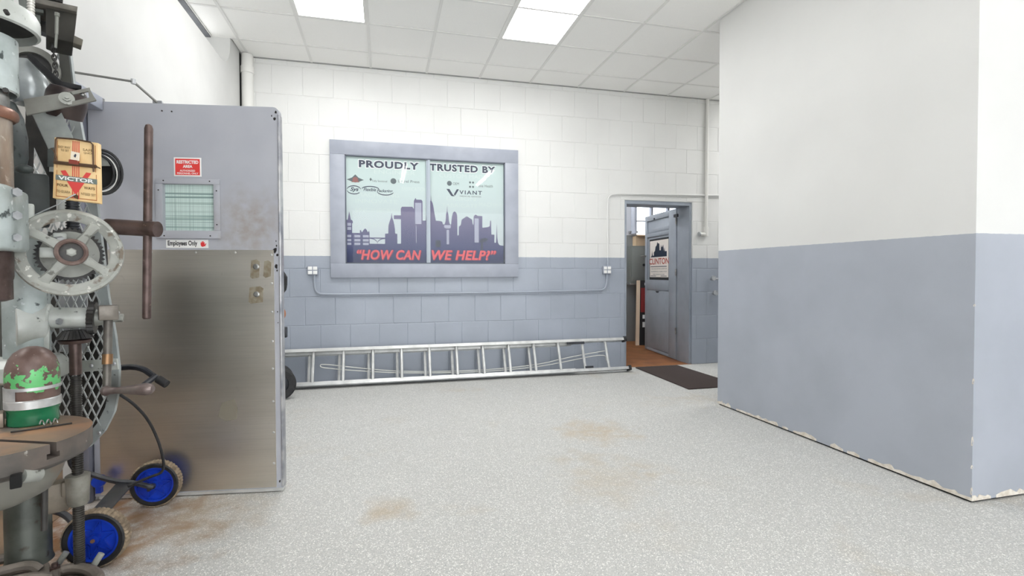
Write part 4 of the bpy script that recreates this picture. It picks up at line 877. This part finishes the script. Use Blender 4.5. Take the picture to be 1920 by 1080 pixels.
# work table
TZ = .70; tb = []
n = 64; Rt = .25
tc = at(AX, TZ)
sl = V((math.cos(math.radians(-18)), math.sin(math.radians(-18)), 0))     # T-slot direction
def slot_dir():
    a = PZ(98, 831, TZ); b = PZ(0, 826, TZ); return (a - b).normalized(), a
sd_, sa_ = slot_dir(); sn_ = V((-sd_.y, sd_.x, 0))
off0 = (sa_ - tc).dot(sn_)
def chord_poly(lo, hi):   # the part of the disc between two lines parallel to the slot
    pts = [];
    a0 = math.asin(max(-1, min(1, lo / Rt))); a1 = math.asin(max(-1, min(1, hi / Rt)))
    m_ = 24
    for i in range(m_ + 1): a = a0 + (a1 - a0) * i / m_; pts.append(tc + (sd_ * math.cos(a) + sn_ * math.sin(a)) * Rt)
    for i in range(m_ + 1): a = a1 + (a0 - a1) * i / m_; pts.append(tc + (sd_ * -math.cos(a) + sn_ * math.sin(a)) * Rt)
    return pts
lo_, hi_ = (off0 - .008, off0 + .010)
mb = MB()
mb.prism(chord_poly(-Rt, lo_), UP * -.028).prism(chord_poly(hi_, Rt), UP * -.028)
dn = lambda pp: [v - UP * .028 for v in pp]
mb.prism(dn(chord_poly(-Rt, lo_ - .009)), UP * -.016).prism(dn(chord_poly(hi_ + .009, Rt)), UP * -.016)
me_ = mb.build('table', 'table', press)
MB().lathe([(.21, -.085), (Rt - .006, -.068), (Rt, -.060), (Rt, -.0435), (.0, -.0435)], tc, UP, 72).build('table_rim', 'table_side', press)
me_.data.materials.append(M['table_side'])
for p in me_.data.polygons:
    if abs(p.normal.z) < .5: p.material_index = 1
MB().lathe([(.10, -.20), (.15, -.175), (.175, -.13), (.19, -.082)], tc, UP, 40).build('table_boss', plain('boss_grey', (122, 120, 113), .5, .15, c2=(134, 104, 80), scale=7, lo=.5, hi=.72, bump=.2, bscale=30), press)
MB().prism([V((v.x, v.y, TZ - .19)) for v in (AX, CX, CX + MR * .09, AX + MR * .12)], UP * .09).build('table_arm', 'cast_grey', press, bevel=.01)
bh = P(30, 901, 1.40); MB().obox(bh, MR * .012, MBK * .02, UP * .017).build('socket_shade', 'dark_gap', press, bevel=.003)  # solid dark block in place of a hole, its shade in the colour
MB().cyl(P(38, 893, 1.42), P(72, 889, 1.47), .020, n=18).build('clamp_boss', 'cast_grey', press)
MB().cyl(P(84, 868, 1.58), P(83, 994, 1.58), .0085, n=12).build('table_rod', 'dark_iron', press)
zn0, zn1 = zP(147, 948, 1.9), zP(147, 890, 1.9)
MB().lathe([(.028, 0), (.033, .01), (.038, zn1 - zn0 - .004), (.032, zn1 - zn0)], at(SC, zn0), UP, 24).build('screw_nut', plain('nut_grey', (150, 148, 140), .4, .3, c2=(118, 116, 108), scale=14), press)
MB().obox(P(108, 930, 1.92), MR * .032, MBK * .03, UP * .055).obox(P(128, 915, 1.91), MR * .02, MBK * .018, UP * .03).build('nut_bracket', plain('bracket_tan', (128, 119, 106), .5, .15, c2=(108, 99, 87), scale=14), press, bevel=.008)
# base casting with slots and bolts
BZ = .105
gnd = lambda x, y, z=BZ: PZ(x, y, z)
bm_ = M['base'] = plain('brown_grey_base', (118, 110, 102), .5, .2, c2=(94, 88, 80), scale=12, bump=.25, bscale=40)
base_pts = [gnd(-120, 1075), gnd(40, 1038), gnd(72, 1034), gnd(88, 1046), gnd(120, 1050), gnd(172, 1056), gnd(191, 1066), gnd(190, 1100), gnd(150, 1160), gnd(-120, 1190)]
MB().prism([V((v.x, v.y, 0)) for v in base_pts], UP * (BZ - .03)).build('base_plate', bm_, press, bevel=.008)
for a, b, c_, e_ in (((-90, 1070), (0, 1049), (58, 1034), (84, 1050)), ((-90, 1092), (0, 1073), (56, 1059), (74, 1070)), ((-90, 1116), (0, 1096), (60, 1082), (92, 1084))):
    MB().tube([gnd(*a, .125), gnd(*b, .125), gnd(*c_, .125), gnd(*e_, .10)], .019, 10, smooth=2).build('base_rib', bm_, press)
MB().prism([v + UP * (BZ - .035 - v.z) for v in (gnd(64, 1040), gnd(92, 1050), gnd(110, 1090), gnd(70, 1090), gnd(56, 1062))], UP * .03).build('base_web', bm_, press, bevel=.006)
oc = gnd(142, 1077); o1_ = (gnd(188, 1077) - oc); o2_ = (gnd(142, 1058) - oc)
o1_.z = o2_.z = 0
MB().tube([oc + o1_ * math.cos(a) * .92 + o2_ * math.sin(a) * .92 - UP * .012 for a in [i * math.pi / 14 for i in range(28)]], .019, 10, closed=True).build('base_ring', bm_, press)
for x, y, r_ in ((112, 1044, .011), (178, 1047, .012)):
    c = gnd(x, y); MB().cyl(c - UP * .04 - MR * .014, c + MR * .02 + UP * .012, r_, n=10).build('base_bolt', 'cast_grey', press)
c = gnd(103, 1068); MB().cyl(c - UP * .03, c + UP * .012, .017, n=6).cyl(c, c + UP * .024, .010, n=10).build('base_nut', 'rust_steel', press)
# belt guard with expanded metal
gd = 2.10
def gp(x, y, d=gd): return P(x, y, d)
outer = [(118, 72), (128, 72), (139, 165), (154, 250), (182, 385), (203, 556), (216, 630), (223, 690), (222, 730), (214, 772), (196, 808), (168, 838), (150, 846)]
inner = [(106, 72), (108, 72), (119, 165), (134, 250), (162, 385), (183, 560), (196, 632), (205, 690), (204, 728), (197, 764), (182, 794), (158, 822), (144, 830)]
bd = MB(); FB = V((_f.x, _f.y, 0)).normalized()
for i in range(len(outer) - 1): bd.prism([gp(*outer[i]), gp(*outer[i + 1]), gp(*inner[i + 1]), gp(*inner[i])], FB * .012)
guard = bd.build('belt_guard', plain('guard_grey', (164, 170, 170), .42, .15, c2=(146, 152, 152), scale=9, chips=[((100, 104, 104), 40, .68, .72)]), press)
MB().prism([gp(*q) for q in ((100, 679), (221, 672), (224, 692), (100, 701))], FB * -.008).build('guard_strap', 'cast_pale', guard)
for x, y in ((171, 686), (214, 682), (186, 812)): MB().lathe([(.009, 0), (.006, .005), (0, .006)], gp(x, y, gd - .012), -FB, 10).build('rivet', 'galv', guard)
poly = [(62, 270), (112, 72), (124, 165), (140, 250), (168, 385), (188, 560), (206, 690), (205, 728), (188, 785), (158, 822), (90, 822), (62, 640)]
def inside(x, y):
    r_ = False
    for (xa, ya), (xb, yb) in zip(poly, poly[1:] + poly[:1]):
        if (ya > y) != (yb > y) and x < (xb - xa) * (y - ya) / (yb - ya) + xa: r_ = not r_
    return r_
ms = MB(); pw_, ph_ = 16, 33
for i in range(0, 14):
    for j in range(0, 26):
        cx_, cy_ = 52 + i * pw_, 72 + j * ph_
        for sx2 in (-1, 1):
            for sy2 in (-1, 1):
                a, b = (cx_ + sx2 * pw_ / 2, cy_), (cx_, cy_ + sy2 * ph_ / 2)
                if inside((a[0] + b[0]) / 2, (a[1] + b[1]) / 2):
                    A, B = gp(*a), gp(*b); dd = (B - A).normalized(); sd2 = dd.cross(FB).normalized()
                    ms.bar(A, B, sd2 * .0024, FB * .0022)
ms.build('expanded_metal', 'mesh_paint', guard)['kind'] = 'stuff'
lp = P(140, 660, 2.19)
MB().lathe([(.0, 0), (.125, 0), (.13, .02), (.10, .025), (.10, .04), (0, .04)], lp, FB, 32).build('drive_pulley', 'dark_iron', press)
MB().prism([gp(x, y, 2.16) for x, y in ((108, 480), (160, 480), (166, 660), (112, 660))], FB * .006).build('drive_belt', plain('pale_belt', (176, 178, 182), .5, 0, c2=(160, 162, 166), scale=8), press)
MB().prism([gp(x, y, 2.26) for x, y in ((92, 440), (196, 440), (212, 700), (204, 770), (160, 824), (92, 824))], FB * .01).build('mesh_gap_shade', 'dark_iron', guard)  # dark sheet added to stand for the darkness behind the mesh
# cable coil hanging behind the trap
cc = thing('cable_coil', 'coil of black and white cable hanging behind the wooden trap', 'cable', P(190, 325, 1.95))
c = P(186, 322, 1.97)
def loop(r, dx, dz, th, m, nm):
    MB().tube([c + e1 * (r * .78 * math.cos(a) + dx) + UP * (r * math.sin(a) + dz) + wn * (.01 * math.sin(2 * a)) for a in [i * math.pi / 18 for i in range(36)]], th, 8, closed=True).build(nm, m, cc)
loop(.085, .004, .0, .0055, 'black', 'cable_loop'); loop(.078, .0, -.004, .005, 'black', 'cable_loop'); loop(.071, .0, -.006, .0028, 'white_paint', 'pale_cable_loop'); loop(.066, -.006, -.002, .005, 'black', 'cable_loop')
MB().lathe([(0, 0), (.062, 0), (.062, .02), (0, .02)], c - wn * .03 - e1 * .006, -wn, 28).build('coil_core', 'dark_gap', cc)
MB().prism([P(x, y, 1.99) for x, y in ((178, 284), (196, 292), (207, 311), (178, 311))], MBK * .01).build('tag_plate', 'cast_pale', cc)

# ------------------------------------------------------------------ wooden snap trap standing on the handwheel
tp = thing('snap_trap', 'oversized wooden spring trap with red V print above the handwheel', 'trap', P(142, 384, 1.66))
tl, tr, bl, brr = P(102, 257, 1.66), P(184, 268, 1.66), P(98.5, 371, 1.63), P(186, 381, 1.63)
ex = (tr - tl); ey = (tl - bl); nrm = ex.cross(ey).normalized()
if nrm.dot(EYEV - tl) < 0: nrm = -nrm
q = lambda a, b, h=0: bl + (brr - bl) * a * (1 - b) + (tr - tl) * a * b + (tl - bl) * b + nrm * h
wood = plain('trap_wood', (230, 200, 150), .55, 0, c2=(220, 186, 132), scale=18, stretch=(1, 1, .3), bump=.1)
MB().prism([q(0, 0), q(1, 0), q(1, 1), q(0, 1)], nrm * -.014).build('wooden_base', wood, tp, bevel=.0015)
redp = plain('trap_red', (206, 70, 66), .55); navy = plain('trap_band', (112, 122, 116), .55); inkb = plain('trap_ink', (112, 88, 54), .6)
def flat(pts, h=.0008): return [q(a, b, h) for a, b in pts]
m_ = MB(); kh = 0
for pts in ([(.16, .455), (.27, .475), (.53, .20), (.50, .09), (.44, .15)], [(.84, .475), (.73, .48), (.47, .20), (.50, .09), (.56, .15)], [(.36, .30), (.64, .30), (.5, .09)]): m_.poly(flat(pts, .0008 + kh)); kh += .00012
m_.build('red_emblem', redp, tp)
m_ = MB()
for a in (.42, .465, .51, .555): m_.poly(flat([(a, .03), (a + .02, .03), (a + .02, .98), (a, .98)], .0006))
m_.build('red_stripe', redp, tp)
MB().poly(flat([(.06, .30), (.97, .30), (.97, .385), (.06, .385)], .0012)).build('name_band', navy, tp)
u1, u2 = (q(1, .3) - q(0, .3)), (q(0, 1) - q(0, 0))
def ttext(s_, a, b, w_, h_, m, nm, **k):
    e_x, e_y = u1.normalized(), u2.normalized()
    text(MB(), s_, q(a, b, .0018), e_x, e_y, w_ * u1.length, h_ * u2.length, **k).build(nm, m, tp)
ttext('VICTOR', .12, .31, .78, .062, cov, 'lettering', bold=.03)
ttext('FOUR', .10, .20, .24, .045, inkb, 'small_lettering', bold=.02); ttext('WAYS', .68, .20, .24, .045, inkb, 'small_lettering', bold=.02)
ttext('TO GUARA', .09, .10, .30, .04, inkb, 'small_lettering'); ttext('NTEED SET', .62, .10, .32, .04, inkb, 'small_lettering')
ttext('EASY WAY', .10, .83, .27, .04, inkb, 'small_lettering'); ttext('TO SET', .16, .78, .18, .035, inkb, 'small_lettering'); ttext('SAFE', .66, .83, .22, .04, inkb, 'small_lettering'); ttext('QUICK', .68, .78, .20, .035, inkb, 'small_lettering')
m_ = MB()
for a0_, b0_, a1_, b1_ in ((.07, .03, .95, .045), (.07, .03, .085, .46), (.94, .03, .955, .46), (.07, .50, .085, .95), (.93, .50, .945, .95)): m_.poly(flat([(a0_, b0_), (a1_, b0_), (a1_, b1_), (a0_, b1_)], .0004))
m_.build('print_border', plain('trap_line', (176, 112, 66), .6), tp)
wire = plain('rusty_wire', (104, 82, 66), .4, .6)
MB().tube([q(.06, .55, .006), q(.07, .95, .006), q(.10, .985, .006), q(.5, 1.0, .006), q(.86, .985, .006), q(.91, .95, .006), q(.92, .50, .006)], .0026, 6).build('kill_bar', wire, tp)
MB().cyl(q(.06, .575, .006), q(.97, .59, .006), .0055, n=10).build('spring', wire, tp)
MB().tube([q(-.04, .80, .004), q(.02, .78, .006), q(.10, .66, .008), q(.12, .59, .008)], .002, 6, smooth=1).build('spring_arm', wire, tp)
MB().tube([q(.90, .60, .006), q(1.0, .585, .006), q(1.06, .57, .004)], .002, 6).build('spring_arm', wire, tp)
MB().prism([q(.40, .575, .008), q(.62, .575, .008), q(.60, .64, .012), q(.42, .64, .012)], nrm * .003).build('trip_plate', plain('trip_red', (150, 74, 64), .45, .3), tp)
MB().prism([q(.45, .645, .012), q(.64, .635, .012), q(.67, .765, .015), q(.48, .78, .015)], nrm * .0015).build('bait_pedal', plain('pedal_cream', (236, 226, 206), .5), tp)
MB().prism([q(.54, .70, .0155), q(.57, .68, .0152), q(.60, .725, .0165), q(.58, .74, .017)], nrm * .001).build('pedal_mark', 'print_ink', tp)
MB().tube([q(.52, .10, .004), q(.45, .06, .007), q(.30, -.04, .012), P(110, 383, 1.62), P(82, 395, 1.61), P(66, 403, 1.61)], .0019, 6).build('trigger_wire', 'galv', tp)
MB().prism([q(.46, .05, .002), q(.56, .02, .002), q(.56, .08, .002), q(.50, .11, .002)], nrm * .002).build('wire_staple', wire, tp)

# ------------------------------------------------------------------ domed canister and scraps on the press table
gcn = P(63, 786, 1.70); gcn.z = TZ
can = thing('domed_canister', 'brown domed metal canister with silver bands and green base on press table', 'canister', gcn)
def can_mat():
    t = NT('canister_body'); z = t.sep('Z', t.obj())
    body = t.mix(t.ramp(t.noise(22, 5), .4, .65), lin((112, 92, 86)), lin((90, 70, 64)))
    body = t.mix(t.ramp(t.noise(70, 4), .68, .72), body, lin((196, 186, 176)))
    jag = t.math('MULTIPLY', t.math('SUBTRACT', t.noise(30, 5), .5), .19)
    d = t.math('ABSOLUTE', t.math('ADD', t.math('SUBTRACT', z, .152), jag))
    return t.done(t.mix(t.math('LESS_THAN', d, .021), body, lin((98, 182, 112))), .38, .1)
MB().lathe([(.060, .050), (.069, .064), (.070, .165), (.0675, .190), (.060, .216), (.047, .236), (.030, .249), (.014, .255), (0, .256)], gcn, UP, 40).build('body', can_mat(), can)
MB().lathe([(.0625, 0), (.066, .004), (.065, .03), (.065, .045), (.0715, .060)], gcn, UP, 40).build('base', plain('green_enamel', (28, 112, 74), .25, 0, c2=(20, 92, 60), scale=10), can)
silver = plain('silver_paint', (206, 208, 208), .3, .5, c2=(176, 178, 178), scale=20)
MB().ring([(.067, .056), (.0725, .058), (.0725, .083), (.069, .086)], gcn, UP, 40).build('silver_band', silver, can)
MB().ring([(.067, .116), (.0725, .117), (.0725, .127), (.067, .128)], gcn, UP, 40).build('silver_band', silver, can)
vd = (EYEV - gcn); ang = math.atan2(vd.y, vd.x)
MB().lathe([(.068, .084), (.0722, .085), (.0722, .117), (.068, .118)], gcn, UP, 20, a0=ang - 3.0, a1=ang - .62, ref=(1, 0, 0)).build('silver_patch', silver, can)
sv = PZ(84, 800, TZ)
shv = []
for i in range(40): a = i * .42; shv.append(sv + e1 * (i * .0011 - .012) + (wn * math.cos(a) + UP * math.sin(a)) * .010 + UP * .012)
MB().tube(shv, .0022, 6).build('metal_shaving', 'steel', None, label='curled bright metal shaving on the table before the green canister base', category='shaving')
MB().tube([PZ(20, 812, TZ) + UP * .003, PZ(70, 805, TZ) + UP * .003, PZ(135, 795, TZ) + UP * .003], .0032, 6).build('thin_rod', 'dark_iron', None, label='thin dark rod lying on the rusty press table by the shaving', category='rod')
ob_ = PZ(0, 800, TZ); MB().obox(V((ob_.x, ob_.y, TZ + .0245)) - MR * .012, MR * .022, MBK * .03, UP * .0235).build('steel_block', 'tan_steel', None, bevel=.003, label='small tan steel block at the photo edge left of the canister', category='block')

# ------------------------------------------------------------------ blue-wheeled cart between press and door
ct = thing('hand_cart', 'black tube cart with blue wheels lying between drill press and steel door', 'cart', (-1.15, 2.69, 0))
blue = plain('blue_plastic', (24, 66, 190), .3, 0, c2=(16, 48, 160), scale=8)
tread = plain('dusty_tread', (150, 134, 112), .8, 0, c2=(112, 98, 82), scale=30)
Rwl = .118
def cart_wheel(y, r0=0):
    c = V((-1.15, y, Rwl))
    wv = bpy.data.objects.new('wheel', MB().ring([(.088, -.024), (.104, -.027), (.112, -.022), (.112, .022), (.104, .027), (.088, .024)], (0, 0, 0), (0, 1, 0), 48).mesh('wheel', M['black'])); COL.objects.link(wv); wv.parent = ct; wv.location = c - wloc(ct)
    k_ = dict(parent=wv, local=True)
    MB().ring([(.110, -.023), (.1145, -.024), (.118, -.018), (.118, .018), (.1145, .024), (.110, .023)], (0, 0, 0), (0, 1, 0), 132, rfun=lambda i, q: (1 if i % 3 < 2 else .968) if q in (1, 2, 3, 4) else 1).build('tread', tread, **k_)
    MB().ring([(.080, -.022), (.089, -.024), (.0905, -.018), (.0905, .018), (.089, .024), (.080, .022)], (0, 0, 0), (0, 1, 0), 48).lathe([(.0, -.004), (.082, -.006), (.082, .006), (0, .004)], (0, 0, 0), (0, 1, 0), 40).build('rim', blue, **k_)
    m2 = MB()
    for k in range(6):
        a = k * math.pi / 3 + r0; d0 = V((math.cos(a), 0, math.sin(a))); 
        for s2 in (-1, 1):
            d1 = V((math.cos(a + s2 * .52), 0, math.sin(a + s2 * .52))); m2.bar(d0 * .080 + V((0, -.008, 0)), d1 * .032 + V((0, -.008, 0)), d0.cross(V((0, 1, 0))) * .0025, V((0, .007, 0)))
    m2.build('rim_rib', blue, **k_)
    MB().cyl((0, -.026, 0), (0, .026, 0), .020, n=16).build('hub', blue, **k_)
    MB().cyl((0, -.032, 0), (0, -.024, 0), .008, n=6).build('axle_nut', plain('nut_rust', (150, 112, 84), .45, .4), **k_)
    return wv
cart_wheel(2.407, .3); cart_wheel(2.967, .1)
for a_, b_ in ((2.40, 2.50), (2.88, 2.96)): MB().cyl((-1.15, a_, Rwl), (-1.15, b_, Rwl), .009, n=12).build('axle', 'black_metal', ct)
MB().prism([PZ(x, y, .155) for x, y in ((220, 906), (253, 906), (196, 970), (158, 975))], UP * .007).build('axle_plate', 'black_metal', ct, bevel=.002)
MB().tube([V((-1.15, 2.93, Rwl + .002)), PZ(286, 914, .13), PZ(252, 905, .158), PZ(214, 903, .165), PZ(168, 888, .20), V((-1.50, 2.90, .25)), V((-1.50, 2.90, .70)), V((-1.47, 2.87, .745)), V((-1.40, 2.80, .745))], .013, 10, smooth=2).build('frame_tube', 'black_metal', ct)
MB().tube([V((-1.15, 2.437, Rwl + .002)), PZ(146, 996, .15), PZ(128, 966, .19), PZ(92, 955, .20), V((-1.52, 2.46, .25)), V((-1.52, 2.46, .70)), V((-1.51, 2.62, .745)), V((-1.41, 2.77, .745))], .013, 10, smooth=2).build('frame_tube', 'black_metal', ct)
MB().cyl((-1.51, 2.46, .32), (-1.50, 2.90, .32), .011, n=10).build('crossbar', 'black_metal', ct)
g0, g1, g2, g3 = P(215, 690, 2.36), P(262, 687, 2.36), P(292, 708, 2.35), P(313, 721, 2.35)
MB().tube([V((-1.40, 2.79, .745)), g0, g1, g2, g3], .0135, 10, smooth=2).build('handle', 'black_metal', ct)
MB().cyl(g2 + UP * .006, P(262, 728, 2.25), .013, n=10).build('handle', 'black_metal', ct)
MB().cyl(g2.lerp(g3, .2), g3, .018, n=12).build('grip', 'black', ct)
bc = P(186, 902, 2.62); MB().lathe([(0, -.02), (.028, -.018), (.032, 0), (.028, .018), (0, .02)], bc, (0, 1, 0), 20).obox(bc - UP * .03, (.012, 0, 0), (0, .012, 0), (0, 0, .03)).build('caster', blue, ct)
c = P(176, 630, 2.22); MB().obox(c, e1 * .016, wn * .008, UP * .024).build('blue_clip', plain('bright_blue', (60, 132, 206), .3), ct, bevel=.005)
co = thing('power_cord', 'thin black cord drooping from the press across the steel door', 'cord', P(300, 900, 2.5))
MB().tube([P(222, 738, 2.30), P(250, 756, 2.34), P(278, 786, 2.40), P(298, 828, 2.46), P(308, 868, 2.50), P(305, 886, 2.50), P(285, 893, 2.48), P(262, 902, 2.46), P(240, 912, 2.44)], .0065, 8, smooth=2).build('cord', 'black', co)
